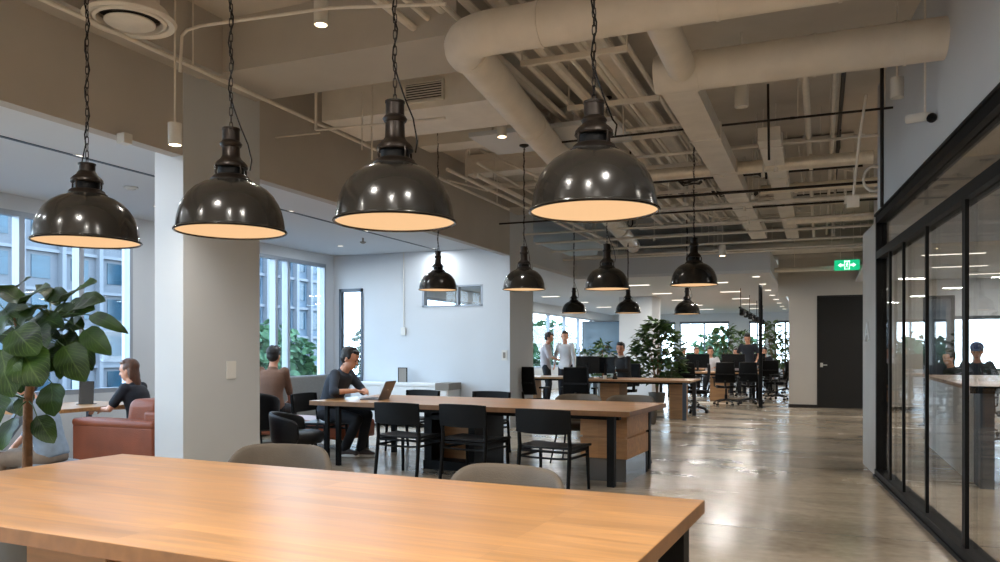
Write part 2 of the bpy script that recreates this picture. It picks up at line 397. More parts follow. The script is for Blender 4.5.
for q in ((-6.66, -6.62, 2.12, 2.5), (-5.5, -5.45, 2.12, 2.5), (-6.66, -5.45, 2.12, 2.15), (-6.66, -5.45, 2.47, 2.5), (-5.97, -5.94, 2.12, 2.5)): g.box(q[0], q[1], YB - .01, YB + .1, q[2], q[3])
cw = struct(g.build('window_4', M['frame_grey'], smooth=False))
MB().box(-6.62, -5.21, YB + .04, YB + .05, 2.15, 2.47).build('window_pane', M['glass'], cw, smooth=False)
# ceiling slot in the bay
sbox('trim_4', M['frame_dark'], -6.33, -6.29, -4, YB - 0.1, 3.122, 3.13)
# far wall with windows
FY = 34.2
sbox('wall_far_low', M['wallw'], XW, -0.69, FY, FY + 0.15, 0, 0.75)
sbox('wall_far_high', M['wallw'], XW, -0.69, FY, FY + 0.15, 2.56, LC)
fw = [(-8.4, -7.2), (-7.0, -5.8), (-5.6, -3.55), (-2.75, -2.1), (-1.75, -0.9)]
edges = [XW] + [e for q in fw for e in q] + [-0.69]
for i in range(0, len(edges), 2): sbox('wall_far_pier', M['wallw'], edges[i], edges[i + 1], FY, FY + .15, .75, 2.56)
for k, (x0, x1) in enumerate(fw):
    f = MB(); f.box(x0, x1, FY, FY + .08, .75, .81); f.box(x0, x1, FY, FY + .08, 2.46, 2.56)
    f.box(x0, x0 + .05, FY, FY + .08, .81, 2.46); f.box(x1 - .05, x1, FY, FY + .08, .81, 2.46); f.box((x0 + x1) / 2 - .03, (x0 + x1) / 2 + .03, FY, FY + .08, .81, 2.46)
    fo = struct(f.build('window_%d' % (5 + k), M['frame_dark'], smooth=False))
    MB().box(x0 + .05, x1 - .05, FY + .03, FY + .04, .81, 2.46).build('window_pane', M['glass'], fo, smooth=False)
# wall with the black door at the end of the aisle
WY = 19.8
DL, DR = AY(817, WY), 1.02
sbox('wall_aisle_left', M['wall'], -0.69, DL, WY, WY + .12, 0, 2.62)
sbox('wall_aisle_side', M['wall'], -0.69, -0.57, WY + .12, FY, 0, LC)
sbox('wall_aisle_top', M['wall'], -0.93, 2.4, WY - .02, WY + .12, 2.62, SLAB)
sbox('wall_aisle_right', M['wall'], DR, 2.4, WY, WY + .12, 0, 2.62)
g = MB(); g.box(DL, DR, WY + .02, WY + .08, 0.0, 2.62)
dr = struct(g.build('door_2', M['door'], smooth=False))
g = MB(); g.box(DL, DL + .03, WY - .015, WY + .02, 0, 2.62); g.box(DR - .03, DR, WY - .015, WY + .02, 0, 2.62); g.box(DL, DR, WY - .015, WY + .02, 2.59, 2.62); g.build('door_frame', M['baseboard'], dr, smooth=False)
h = MB(); h.cyl((DL + .1, WY + .02, 1.0), (DL + .1, WY - .05, 1.0), .012); h.tube([(DL + .1, WY - .05, 1.0), (DL + .22, WY - .05, 1.0)], .011); h.box(DL + .07, DL + .13, WY + .005, WY + .02, .95, 1.05); h.build('door_handle', M['white'], dr)
sbox('baseboard_aisle', M['baseboard'], -0.70, DL, WY - .015, WY, 0, .07)
sbox('baseboard_aisle_right', M['baseboard'], DR, 2.4, WY - .015, WY, 0, .07)
# ---------------- right glazed room
GA = Vector((0.563, 9.25, 0)); GANG = math.atan2(-3.49, 0.294)
def GW(name):                                   # object frame: x runs along the wall towards the camera, y points into the aisle... away from the room
    e = empty(name, GA, GANG); return e
GL = 10.5
def gpart(name, m, *b, kind=True):
    o = MB().box(*b).build(name, m, None, smooth=False); o.location = GA; o.rotation_euler = (0, 0, GANG)
    if kind: struct(o)
    return o
# local +y is to the right-hand side of direction = into room?  direction ~ -Y world, left of it is +X world (the room)
gpart('wall_right_upper', M['wallw'], 0.0, GL, 0.0, 0.12, 2.78, SLAB)
gpart('wall_right_end', M['beam'], -1.02, 0.0, -0.01, 0.13, 0, 2.72)
fr = MB()
fr.box(0, GL, -0.02, 0.10, 2.69, 2.79); fr.box(0, GL, -0.035, 0.02, 2.765, 2.79)
fr.box(0, GL, -0.02, 0.10, 2.31, 2.39)
fr.box(0, GL, -0.03, 0.10, 0.0, 0.085); fr.box(0, GL, -0.045, 0.0, 0.0, 0.03)
fr.box(0, 0.06, -0.02, 0.10, 0.085, 2.69)
gw = struct(fr.build('window_10', M['black'], smooth=False)); gw.location = GA; gw.rotation_euler = (0, 0, GANG)
def gs(px):                                      # distance along the glazing seen in column px
    u = (px - CX) / FPX; k = CS * u - SN; q = SN * u + CS
    dx, dy = math.cos(GANG), math.sin(GANG)
    # GA + s*(dx,dy) = d*(k,q)
    det = dx * (-q) - (-k) * dy
    s = ((-GA.x) * (-q) - (-k) * (-GA.y)) / det
    return s
for px, w in ((889.5, .05), (903, .03), (926, .035), (964.5, .075)):
    s = gs(px); MB().box(s - w / 2, s + w / 2, -0.006, 0.018, 0.085, 2.31).build('mullion', M['black'], gw, smooth=False)
for s in (6.6, 8.6, 10.4): MB().box(s - .03, s + .03, -0.006, 0.018, 0.085, 2.31).build('mullion', M['black'], gw, smooth=False)
MB().box(0.06, GL, 0.03, 0.045, 0.085, 2.31).build('window_pane', M['glassdark'], gw, smooth=False)
MB().box(0.06, GL, 0.03, 0.045, 2.39, 2.69).build('window_pane', M['glassdark'], gw, smooth=False)
# enclosing walls of the glazed room
sbox('wall_right', M['wall'], 7.0, 7.15, -5, WY, 0, SLAB)
sbox('wall_room_back_low', M['wallw'], 2.4, 7.0, WY, WY + .12, 0, .9)
sbox('wall_room_back_high', M['wallw'], 2.4, 7.0, WY, WY + .12, 2.1, SLAB)
sbox('wall_room_back_pier', M['wallw'], 6.6, 7.0, WY, WY + .12, .9, 2.1)
f = MB()
for q in ((2.4, 2.45), (4.05, 4.1), (6.55, 6.6)): f.box(q[0], q[1], WY, WY + .08, .9, 2.1)
f.box(2.4, 6.6, WY, WY + .08, .9, .95); f.box(2.4, 6.6, WY, WY + .08, 2.02, 2.1)
fo = struct(f.build('window_11', M['frame_dark'], smooth=False)); MB().box(2.45, 6.55, WY + .03, WY + .04, .95, 2.02).build('window_pane', M['glass'], fo, smooth=False)
sbox('ceiling_room', M['ceil'], 0.75, 7.0, 13.2, WY - .02, 2.92, 2.98)
sbox('wall_room_fascia', M['wallw'], 0.75, 7.0, 13.1, 13.2, 2.92, SLAB)
sbox('wall_behind', M['wall'], -8.6, 7.2, -5.12, -5.0, 0, SLAB)
# dark sliding door panel inside the room
pd = MB(); pd.box(1.72, 2.12, 15.6, 15.66, 0.01, 2.25); pdo = struct(pd.build('door_3', M['frame_dark'], smooth=False))
f = MB()
for q in ((1.68, 1.74, 0, 2.3), (2.10, 2.16, 0, 2.3), (1.68, 2.16, 2.24, 2.3)): f.box(q[0], q[1], 15.57, 15.69, q[2], q[3])
f.build('door_frame', M['black'], pdo, smooth=False)

# ================================================================== CAMERA, WORLD, LIGHT
cam = bpy.data.cameras.new('camera'); co = bpy.data.objects.new('camera', cam); COL.objects.link(co)
co.location = (0, 0, CAM_H); co.rotation_euler = (math.radians(90), 0, YAW)
cam.sensor_width = 36; cam.lens = 36 * FPX / 1000; cam.shift_y = (CY - 281) / 1000.0; cam.clip_start = 0.05
SC.camera = co
w = bpy.data.worlds.new('World'); SC.world = w; w.use_nodes = True
nt = w.node_tree; bg = nt.nodes['Background']
tc = nt.nodes.new('ShaderNodeTexCoord'); sp = nt.nodes.new('ShaderNodeSeparateXYZ'); nt.links.new(tc.outputs['Generated'], sp.inputs[0])
cr = nt.nodes.new('ShaderNodeValToRGB'); cr.color_ramp.elements[0].position = 0.0; cr.color_ramp.elements[0].color = (0.80, 0.92, 1.0, 1)
cr.color_ramp.elements[1].position = 0.6; cr.color_ramp.elements[1].color = (0.50, 0.73, 1.0, 1)
nt.links.new(sp.outputs[2], cr.inputs[0]); nt.links.new(cr.outputs[0], bg.inputs[0]); bg.inputs[1].default_value = 8.5

def light(name, kind, loc, power, color=(1, 0.93, 0.84), size=0.1, rot=(0, 0, 0), spot=None, sy=None, parent=None, blend=0.5):
    l = bpy.data.lights.new(name, kind); l.energy = power; l.color = color
    if kind == 'AREA':
        l.size = size
        if sy: l.shape = 'RECTANGLE'; l.size_y = sy
    else: l.shadow_soft_size = size
    if spot: l.spot_size = math.radians(spot); l.spot_blend = blend
    o = bpy.data.objects.new(name, l); COL.objects.link(o); o.location = loc; o.rotation_euler = rot
    if parent: o.parent = parent
    return o
SC.cycles.use_denoising = True
SC.cycles.max_bounces = 8; SC.cycles.diffuse_bounces = 4; SC.cycles.glossy_bounces = 3; SC.cycles.transparent_max_bounces = 12
SC.cycles.transmission_bounces = 3
SC.cycles.sample_clamp_indirect = 4.0
SC.cycles.caustics_reflective = False; SC.cycles.caustics_refractive = False
SC.view_settings.view_transform = 'Standard'
SC.view_settings.look = 'None'
SC.view_settings.exposure = 0.18
# ================================================================== FURNITURE
def lathe_pts(prof, s=1): return [(r * s, z * s) for r, z in prof]
# ---- pendant lamps
def pendant(loc, rim, Dm, neck, label, group, near=True, top=SLAB):
    r = thing('pendant_lamp', label, 'pendant lamp', (loc[0], loc[1], rim), random.uniform(0, 3), group)
    s = Dm
    seg = 48 if near else 28
    outer = [(.505, 0), (.515, .006), (.512, .018), (.497, .026), (.493, .06), (.484, .13), (.466, .20), (.438, .27), (.395, .34), (.335, .40), (.265, .445), (.20, .468), (.185, .485)]
    inner = [(r_ - .012, z - .006) for r_, z in outer[::-1]]; inner[-1] = (.495, 0.0); inner[-2] = (.495, .002)
    pro = [(a * s, b * s) for a, b in outer]
    m = MB(); m.lathe(pro, seg); m.build('lamp_shade', M['shade'], r)
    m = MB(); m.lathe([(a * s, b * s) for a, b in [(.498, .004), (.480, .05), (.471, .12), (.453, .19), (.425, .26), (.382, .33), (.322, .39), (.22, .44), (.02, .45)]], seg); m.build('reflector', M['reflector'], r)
    rim_ = MB(); rs = []
    for k in range(9):
        a = 2 * PI * k / 9; rs.append(((.507 + .012 * math.cos(a)) * s, (.004 + .012 * math.sin(a)) * s))
    rim_.lathe(rs, seg); rim_.build('rim', M['shade'], r)
    # collar, cage, cap
    m = MB(); m.lathe([(a * s, b * s) for a, b in [(.0, .47), (.19, .47), (.193, .485), (.175, .495), (.165, .52), (.15, .53), (.0, .53)]], 28); m.build('collar', M['bronze'], r)
    m = MB(); m.lathe([(a * s, b * s) for a, b in [(.0, .52), (.118, .52), (.122, .57), (.118, .61), (.0, .61)]], 20); m.build('socket', M['black'], r)
    m = MB()
    for k in range(4):
        a = PI / 2 * k + .4; c_, s_ = math.cos(a), math.sin(a)
        m.tube([(c_ * .152 * s, s_ * .152 * s, .515 * s), (c_ * .162 * s, s_ * .162 * s, .545 * s), (c_ * .160 * s, s_ * .160 * s, .60 * s), (c_ * .142 * s, s_ * .142 * s, .615 * s)], .010 * s, 6)
    m.tube([(.148 * s * math.cos(q), .148 * s * math.sin(q), .608 * s) for q in [2 * PI * j / 20 for j in range(21)]], .008 * s, 6)
    m.bm.verts.ensure_lookup_table(); m.build('cage', M['bronze'], r)
    n0 = .8 + neck
    m = MB(); m.lathe([(a * s, b * s) for a, b in [(0, .6), (.142, .6), (.152, .61), (.150, .635), (.130, .66), (.100, .685), (.084, .715), (.080, n0 - .08), (.092, n0 - .075), (.104, n0 - .05), (.092, n0 - .03), (.08, n0 - .02), (.078, n0 + .08), (.084, n0 + .085), (.084, n0 + .1), (0, n0 + .1)]], 24); m.build('cap', M['bronze'], r)
    zt = (n0 + .1) * s; L = top - rim
    ch = MB(); lk = .034 if near else .06; lw = .0075 if near else .012; rw = .0022 if near else .004
    n = int((L - zt) / lk)
    for i in range(n + 1):
        zc = zt + .01 + i * lk
        if zc > L - .01: break
        T = Matrix.Rotation(PI / 2 * (i % 2), 4, 'Z')
        pts = []
        N = 10 if near else 6
        h = lk * .5 + rw * 1.6
        for j in range(N):
            a = 2 * PI * j / N
            pts.append(T @ Vector((lw * math.cos(a), 0, zc + (h - lw) * (1 if math.sin(a) > .01 else (-1 if math.sin(a) < -.01 else 0)) + lw * math.sin(a))))
        rs = []
        for j, p in enumerate(pts):
            t = (pts[(j + 1) % N] - pts[j - 1]).normalized(); nr = T @ Vector((0, 1, 0)); bi = t.cross(nr)
            rs.append([p + (nr * math.cos(2 * PI * k / 5) + bi * math.sin(2 * PI * k / 5)) * rw for k in range(5)])
        ch.rings(rs, False, True)
    ch.build('chain', M['chain'], r, ang=80)
    cb = MB(); pts = []
    off = .10 * s
    K = 40 if near else 16
    pts = [(off * 1.75, 0, .60 * s), (off * 1.9, 0, .7 * s), (off * 1.55, .0, (n0 - .03) * s), (off * .9, 0.0, (n0 + .12) * s), (.012, 0, (n0 + .3) * s)]
    z0 = (n0 + .3) * s
    for i in range(1, K + 1):
        z = z0 + (L - z0) * i / K; pts.append((.011 * math.cos(i * 1.3), .011 * math.sin(i * 1.3), z))
    cb.tube(pts, .0035 if near else .005, 6); cb.build('cable', M['plastic'], r)
    cn = MB(); cn.lathe([(0, L), (.055, L), (.055, L - .012), (.02, L - .03), (0, L - .03)], 20); cn.build('ceiling_rose', M['bronze'], r)
    b_ = MB(); b_.sph((0, 0, .27 * s), (.05 * s * 1.3, .05 * s * 1.3, .07 * s * 1.3), 14); b_.build('bulb', M['bulb'], r)
    return r
near_l = [(87, 3.80, 1.872, .475, -.10, 'dark enamel pendant lamp leftmost of the big front row, above the green plant'),
          (231, 3.60, 1.892, .483, .08, 'big dark enamel pendant lamp hanging in front of the near wide column'),
          (395, 3.31, 1.888, .50, .12, 'big dark enamel pendant lamp with a tall bronze neck, third of the front row'),
          (594, 3.08, 1.893, .495, -.03, 'largest dark enamel dome pendant lamp, rightmost of the front row')]
for i, (px, d, z, Dm, nk, lb) in enumerate(near_l):
    x, y = D(px, d); o = pendant((x, y), z, Dm, nk, lb, 'big pendant lamps over the front table')
    o.rotation_euler = (0, 0, YAW + [2.6, .5, .3, .2][i])
    light('lamp_light', 'SPOT', (0, 0, .10), 9, (1, .80, .58), .06, (0, 0, 0), 150, parent=o)
mid_l = [(438, 9.6, 38, 'small dark pendant lamp leftmost over the middle table'), (524, 9.0, 42, 'dark pendant lamp in front of the second column, over the middle table'),
         (607, 8.7, 44, 'dark pendant lamp below the biggest front lamp, third over the middle table'), (694, 8.3, 46, 'dark pendant lamp on a long chain, rightmost over the middle table')]
for px, d, w_, lb in mid_l:
    x, y = D(px, d); Dm = .5 * w_ / 785 * d / .5
    z = ZZ({438: 290, 524: 289.5, 607: 289, 694: 285}[px], d)
    o = pendant((x, y), z, Dm, .12, lb, 'pendant lamps over the middle table', True, 3.70 if px == 524 else SLAB)
    light('lamp_light', 'SPOT', (0, 0, .10), 9, (1, .80, .58), .06, (0, 0, 0), 150, parent=o)
far_l = [(574, 15.6, 313, 'small distant pendant lamp, left of the three over the first work desk'), (628, 15.2, 313, 'small distant pendant lamp, middle of the three over the first work desk'), (687, 14.9, 314, 'small distant pendant lamp, right of the three over the first work desk')]
for px, d, py, lb in far_l:
    x, y = D(px, d); o = pendant((x, y), ZZ(py, d), .49, .12, lb, 'pendant lamps over the first work desk', False)
    light('lamp_light', 'SPOT', (0, 0, .10), 9, (1, .80, .58), .06, (0, 0, 0), 150, parent=o)

# ---- large oak tables
def big_table(loc, rz, L, W, label, legs, peds, h=.75):
    t = thing('communal_table', label, 'table', (*loc, 0), rz)
    # origin at far-right corner region: local x 0..-L, y 0..-W handled by caller via box
    MB().box(-L, 0, -W, 0, h - .052, h).build('tabletop', M['oak'], t, bevel=.003, smooth=False)
    eb = MB(); eb.box(-L - .001, .0015, -W - .0015, -W, h - .052, h - .0015); eb.box(0, .0015, -W, 0, h - .052, h - .0015); eb.box(-L - .0015, -L, -W, 0, h - .052, h - .0015)
    eb.build('edge_band', M['oakend'], t, smooth=False)  # thin strips added to carry the painted edge shade
    fr = MB(); 
    fr.box(-L + .15, -.15, -.22, -.14, h - .10, h - .052); fr.box(-L + .15, -.15, -W + .14, -W + .22, h - .10, h - .052)
    fr.build('table_frame', M['black'], t, smooth=False)
    for x, y, s in legs: MB().box(x - s / 2, x + s / 2, y - s / 2, y + s / 2, 0, h - .052).build('leg', M['black'], t, bevel=.002, smooth=False)
    for x0, x1, kind in peds:
        p = MB()
        if kind == 'oak':
            p.box(x0, x1, -W + .32, -.32, .47, h - .06); p.box(x0, x1, -W + .32, -.32, .24, .445); p.box(x0 + .02, x1 - .02, -W + .34, -.34, .44, .475)
            po = p.build('pedestal', M['oakside'], t, bevel=.002, smooth=False)
            MB().box(x0 + .06, x1 - .02, -W + .36, -.36, 0, .245).build('plinth', M['pedglass'], po, smooth=False)
            MB().box(x1 - .1, x1 - .02, -.34, -.26, 0, .24).build('foot', M['black'], po, smooth=False)
        else:
            for a, b_ in ((x0, x0 + .1), (x1 - .08, x1)): p.box(a, b_, -W + .3, -.4, 0, h - .06)
            for z in (.02, .3, .56): p.box(x0, x1, -W + .3, -.4, z, z + .05)
            p.box(x0, x1, -W + .28, -.4, 0, .1)
            po = p.build('pedestal', M['black'], t, bevel=.002, smooth=False)
            MB().box(x0 + .02, x1 - .02, -.42, -.405, .05, h - .06).build('back_panel', M['oakside'], po, smooth=False)
            MB().box(x0 + .1, x1 - .08, -W + .55, -W + .565, .05, h - .06).build('shelf_panel', M['oakside'], po, smooth=False)
    return t
LN, WN = 3.31, 1.49
big_table((-.43, 3.216), math.radians(-2.8), LN, WN, 'large oak table filling the foreground under the big pendant lamps', [(-.10, -.10, .1), (-.10, -WN + .1, .1), (-LN + .1, -.1, .1), (-LN + .1, -WN + .1, .1)], [(-2.42, -1.97, 'oak'), (-1.3, -.85, 'oak')])
MT = Vector((-1.711, 7.51)); MR = math.radians(-3.6); LM, WM = 3.9, 1.45
# near-right corner is MT -> origin at the far-right corner
fx, fy = -math.sin(MR), math.cos(MR)
MO = (MT.x + fx * WM, MT.y + fy * WM)
big_table(MO, MR, LM, WM, 'long oak table with black legs where the man with the laptop sits', [(-.20, -WM + .06, .075), (-.20, -.08, .075), (-LM + .17, -WM + .12, .045), (-LM + .38, -WM + .06, .05), (-LM + .3, -.1, .06)], [(-.62, -.12, 'oak'), (-2.5, -1.85, 'black')])
def MTP(x, y, z=0):          # middle table: x measured left from right end, y from near edge
    ux, uy = math.cos(MR), math.sin(MR)
    return (MT.x - ux * x + fx * y, MT.y - uy * x + fy * y, z)

# ---- black wooden dining chair (faces +Y)
def wooden_chair():
    t = thing('dining_chair', 'x', 'chair')
    W = .56; m = M['blackwood']
    # rear legs continue as back posts, leaning backwards
    for s in (-1, 1):
        MB().tube([(s * (W / 2 - .015), -.27, 0), (s * (W / 2 - .02), -.215, .44), (s * (W / 2 - .02), -.25, .79)], [.018, .021, .016], 8).build('leg', m, t)
        MB().tube([(s * (W / 2 - .02), .235, 0), (s * (W / 2 - .03), .215, .43)], [.015, .02], 8).build('leg', m, t)
    # seat: slightly dished
    g = MB(); n = 8; rs = []
    for i in range(n + 1):
        y = -.22 + .46 * i / n; w_ = W / 2 - .005 + .012 * i / n
        rs.append([Vector((w_ * u, y, .452 - .012 * (1 - u * u) - (.008 if i == n else 0))) for u in (-1, -.7, -.35, 0, .35, .7, 1)] + [Vector((w_ * u, y, .425)) for u in (1, 0, -1)])
    g.rings(rs); g.build('seat', M['blackleather'], t, ang=50)
    f = MB()
    f.bar((-W / 2 + .03, -.21, .40), (W / 2 - .03, -.21, .40), .03, .022); f.bar((-W / 2 + .03, .21, .40), (W / 2 - .03, .21, .40), .03, .022)
    for s in (-1, 1): f.bar((s * (W / 2 - .025), -.21, .40), (s * (W / 2 - .025), .21, .40), .022, .03); f.bar((s * (W / 2 - .02), -.235, .345), (s * (W / 2 - .02), .22, .345), .016, .022)
    f.build('seat_frame', m, t, smooth=False)
    MB().tube([(-W / 2 + .03, -.225, .345), (-W / 4, -.20, .335), (0, -.195, .333), (W / 4, -.20, .335), (W / 2 - .03, -.225, .345)], .010, 8).build('stretcher', m, t)
    # curved back panel
    rs = []
    for i in range(9):
        u = -1 + 2 * i / 8; x = u * (W / 2 + .005); dy = -.035 * (1 - u * u)
        zt = .80 - .008 * abs(u) ** 3; zb = .565 + .012 * abs(u) ** 3
        rs.append([Vector((x, -.225 + dy - .02, zb)), Vector((x, -.243 + dy - .02, zt)), Vector((x, -.228 + dy - .02, zt + .003)), Vector((x, -.208 + dy - .02, zb))])
    MB().rings(rs).build('backrest', m, t, bevel=.003, ang=50)
    return t
# ---- shell chair, taupe, thin black legs (faces +Y)
def shell_chair():
    t = thing('shell_chair', 'x', 'chair')
    rs_o = []
    n = 15
    def prof(u, thick):
        # backrest wraps round; returns vertical strip of points
        a = u * 1.25; R = .31 - thick
        x = R * math.sin(a) * 1.12; y = -R * math.cos(a) * .78 + .02
        top = .80 - .20 * abs(u) ** 6; bot = .47
        out = []
        for k in range(6):
            f = k / 5; z = bot + (top - bot) * f
            fl = 1 + .07 * f
            out.append(Vector((x * fl, y * fl - .02 * f, z)))
        return out
    strips = []
    for i in range(n):
        u = -1 + 2 * i / (n - 1)
        o_ = prof(u, 0); i_ = prof(u, .035)
        tip = [(o_[-1] + i_[-1]) / 2 + Vector((0, 0, .014))]
        strips.append(o_ + tip + i_[::-1])
    MB().rings(strips).build('backrest', M['taupe'], t, ang=60, sub=1)
    g = MB(); pr = [(0, .40), (.24, .40), (.262, .42), (.265, .45), (.25, .475), (.15, .485), (0, .48)]
    g.lathe(pr, 24); 
    for v in g.bm.verts: v.co.y = v.co.y * .95 + .01
    g.build('seat', M['taupe'], t, ang=60)
    for sx in (-1, 1):
        for sy in (-1, 1): MB().tube([(sx * .16, sy * .15, .41), (sx * .23, sy * .22, 0)], [.013, .009], 8).build('leg', M['black'], t)
    return t
# ---- task chair (faces +Y)
def task_chair():
    t = thing('office_chair', 'x', 'office chair')
    g = MB(); rs = []
    for i in range(9):
        y = -.22 + .46 * i / 8; w_ = .235 * (1 - .25 * (abs(i - 4) / 4) ** 4)
        rs.append([Vector((w_ * u, y, .485 - .02 * (1 - u * u) - (.02 if i > 6 else 0))) for u in (-1, -.6, 0, .6, 1)] + [Vector((w_ * u * .95, y, .42)) for u in (1, .5, -.5, -1)])
    g.rings(rs); g.build('seat', M['mesh'], t, ang=50)
    # back: frame + mesh panel
    def bp(u, v): return Vector((u * (.235 - .03 * v), -.25 - .06 * v - .03 * math.sin(v * PI) + .045 * (u * u), .56 + .48 * v))
    rs = []
    for i in range(9):
        v = i / 8; rs.append([bp(u / 4, v) + Vector((0, .006, 0)) for u in range(-4, 5)] + [bp(u / 4, v) - Vector((0, .006, 0)) for u in range(4, -5, -1)])
    MB().rings(rs).build('backrest', M['mesh'], t)
    pts = [bp(-1, v / 6) for v in range(7)] + [bp(u / 4, 1) for u in range(-3, 4)] + [bp(1, 1 - v / 6) for v in range(7)] + [bp(-u / 4, 0) for u in range(-3, 4)]
    f = MB(); rr = []
    f.tube(pts + [pts[0]], .013, 6); f.tube([(0, -.30, .60), (0, -.26, .44), (0, -.05, .41)], .022, 8); f.bar((-.2, -.315, .76), (.2, -.315, .76), .02, .03)
    f.build('back_frame', M['plastic'], t)
    for s in (-1, 1):
        a = MB(); a.tube([(s * .20, 0, .43), (s * .275, -.02, .46), (s * .285, -.02, .66)], .016, 8); a.box(s * .285 - .04, s * .285 + .04, -.14, .12, .66, .69); a.build('armrest', M['plastic'], t)
    MB().lathe([(0, .11), (.035, .11), (.035, .25), (.022, .26), (.022, .40), (.08, .41), (.08, .425), (0, .425)], 14).build('gas_column', M['plastic'], t)
    for k in range(5):
        a = 2 * PI * k / 5 + .3; c_, s_ = math.cos(a), math.sin(a)
        MB().tube([(0, 0, .135), (c_ * .16, s_ * .16, .115), (c_ * .30, s_ * .30, .075)], [.03, .022, .015], 6).build('star_leg', M['plastic'], t)
        cst = MB(); cst.cyl((c_ * .30 - s_ * .025, s_ * .30 + c_ * .025, .028), (c_ * .30 + s_ * .025, s_ * .30 - c_ * .025, .028), .028, n=12); cst.build('caster', M['black'], t)
    return t
wc = wooden_chair(); sc_ = shell_chair(); tc_ = task_chair()
USED = set()
def put(proto, x, y, rz, label, group):
    if proto.name in USED: o = dup(proto, (x, y, 0), rz)
    else: o = proto; USED.add(proto.name); o.location = (x, y, 0); o.rotation_euler = (0, 0, rz)
    o['label'] = label; o['group'] = group; return o
R = math.radians
G1 = 'black wooden chairs at the middle table'
for px, d, rz, lb in ((396, 8.22, R(-6), 'left black wooden chair with its back to us at the middle table'),
                      (463, 7.93, R(-9), 'centre black wooden chair of three with their backs to us at the middle table'),
                      (543, 7.3, R(-7), 'right black wooden chair of three with their backs to us at the middle table')):
    x, y = D(px, d); put(wc, x + .02, y + .27, rz, lb, G1)
x, y = D(490, 10.45); put(wc, x, y - .25, R(176), 'black wooden chair on the far side of the middle table, beside the second column', G1)
x, y = D(306, 10.15); put(wc, -5.85, 8.34, R(-88), 'black chair the man with the laptop is sitting on', G1)
x, y = D(374, 10.4); put(wc, -5.1, 9.35, R(172), 'black chair standing beyond the left end of the middle table, near the laptop', G1)
G2 = 'taupe shell chairs'
put(sc_, *D(490, 3.50), R(170), 'taupe shell chair behind the front table, right one of the two', G2)
put(sc_, *D(268, 4.3), R(190), 'taupe shell chair behind the front table, in front of the near column', G2)
x, y = D(577, 9.55); put(sc_, x, y - .1, R(178), 'taupe shell chair behind the middle table, just right of the second column', G2)
x, y = D(629, 9.35); put(sc_, x, y - .1, R(176), 'dark taupe shell chair at the far right corner of the middle table', G2)

# ---- work desks
def desk(x0, x1, y0, y1, label, peds, h=.76, name='work_desk', legm='steel'):
    t = thing(name, label, 'desk', (x1, y0, 0))
    MB().box(x0 - x1, 0, 0, y1 - y0, h - .035, h).build('desktop', M['oak'], t, bevel=.003, smooth=False)
    MB().box(x0 - x1 + .08, -.08, .08, y1 - y0 - .08, h - .075, h - .035).build('desk_frame', M['black'], t, smooth=False)
    for lx in (x0 - x1 + .1, -.12):
        for ly in (.06, y1 - y0 - .08): MB().box(lx - .035, lx + .035, ly - .03, ly + .03, 0, h - .035).build('leg', M[legm], t, smooth=False)
    for a, b_ in peds:
        MB().box(a - x1, b_ - x1, .35, y1 - y0 - .35, .0, h - .075).build('cable_cabinet', M['oakside'], t, smooth=False)
    return t
desk(-4.62, -2.29, 15.2, 16.6, 'oak work desk with steel legs where the man in the black suit sits', [(-4.15, -3.75), (-2.75, -2.5)])
desk(-7.0, -4.95, 16.2, 17.3, 'oak work desk in front of the two standing people', [(-6.3, -5.9)])
desk(-4.1, -1.48, 21.3, 22.7, 'oak work desk in the distance beside the thin black pole', [(-2.75, -2.35)], legm='black')
desk(-4.1, -1.35, 25.4, 26.8, 'farthest oak work desk near the windows at the end', [(-3.0, -2.6)], legm='black')
G3 = 'black mesh office chairs'
oc = [(D(579, 14.0), R(4), 'black mesh office chair with its back to us in front of the first work desk'),
      (D(531, 14.3), R(-10), 'black mesh office chair half hidden by the second column'),
      ((-2.5, 17.25), R(98), 'black mesh office chair turned sideways at the far right corner of the first work desk'),
      (D(686, 19.0), R(5), 'black mesh office chair seen from behind at the distant desk, left of the row'),
      (D(726, 19.3), R(2), 'black mesh office chair seen from behind at the distant desk, centre of the row'),
      ((-1.62, 20.6), R(-8), 'black mesh office chair right by the thin black pole'),
      ((-1.1, 22.6), R(80), 'black mesh office chair at the right end of the distant desk beyond the pole'),
      ((-1.4, 24.5), R(10), 'black mesh office chair in front of the farthest desk, near the corner'),
      ((-2.6, 24.4), R(5), 'black mesh office chair in front of the farthest desk, left of the other'),
      ((-0.98, 26.2), R(85), 'black mesh office chair at the end of the farthest desk, beside the wall corner')]
for (x, y), rz, lb in oc: put(tc_, x, y, rz, lb, G3)

# ---- monitors
def monitor(x, y, z, rz, w, h, label, group='desk monitors'):
    t = thing('monitor', label, 'monitor', (x, y, z), rz, group)
    MB().box(-w / 2, w / 2, -.02, .02, .10, .10 + h).build('screen', M['screen'], t, bevel=.004, smooth=False)
    g = MB(); g.box(-.03, .03, -.035, -.015, .0, .3); g.box(-.11, .11, -.10, .08, 0, .012); g.build('stand', M['plastic'], t, smooth=False)
    return t
monitor(AY(588, 15.95), 15.95, .76, R(3), .5, .36, 'wide black monitor back left of the man in the black suit')
monitor(AY(606, 16.1), 16.1, .76, R(-12), .42, .34, 'second black monitor, nearer to the man in the black suit')
x, y = D(697, 21.4); monitor(x, 22.0, .76, R(0), .62, .38, 'black monitor on the distant desk, left one', 'desk monitors')
x, y = D(734, 21.4); monitor(x, 22.0, .76, R(0), .62, .38, 'black monitor on the distant desk, right one', 'desk monitors')
x, y = D(766, 24); monitor(-1.9, 26.0, .76, R(0), .6, .38, 'black monitor on the farthest desk', 'desk monitors')
x, y = D(537, 16.8); monitor(-6.4, 16.7, .76, R(4), .55, .34, 'black monitor just right of the second column', 'desk monitors')

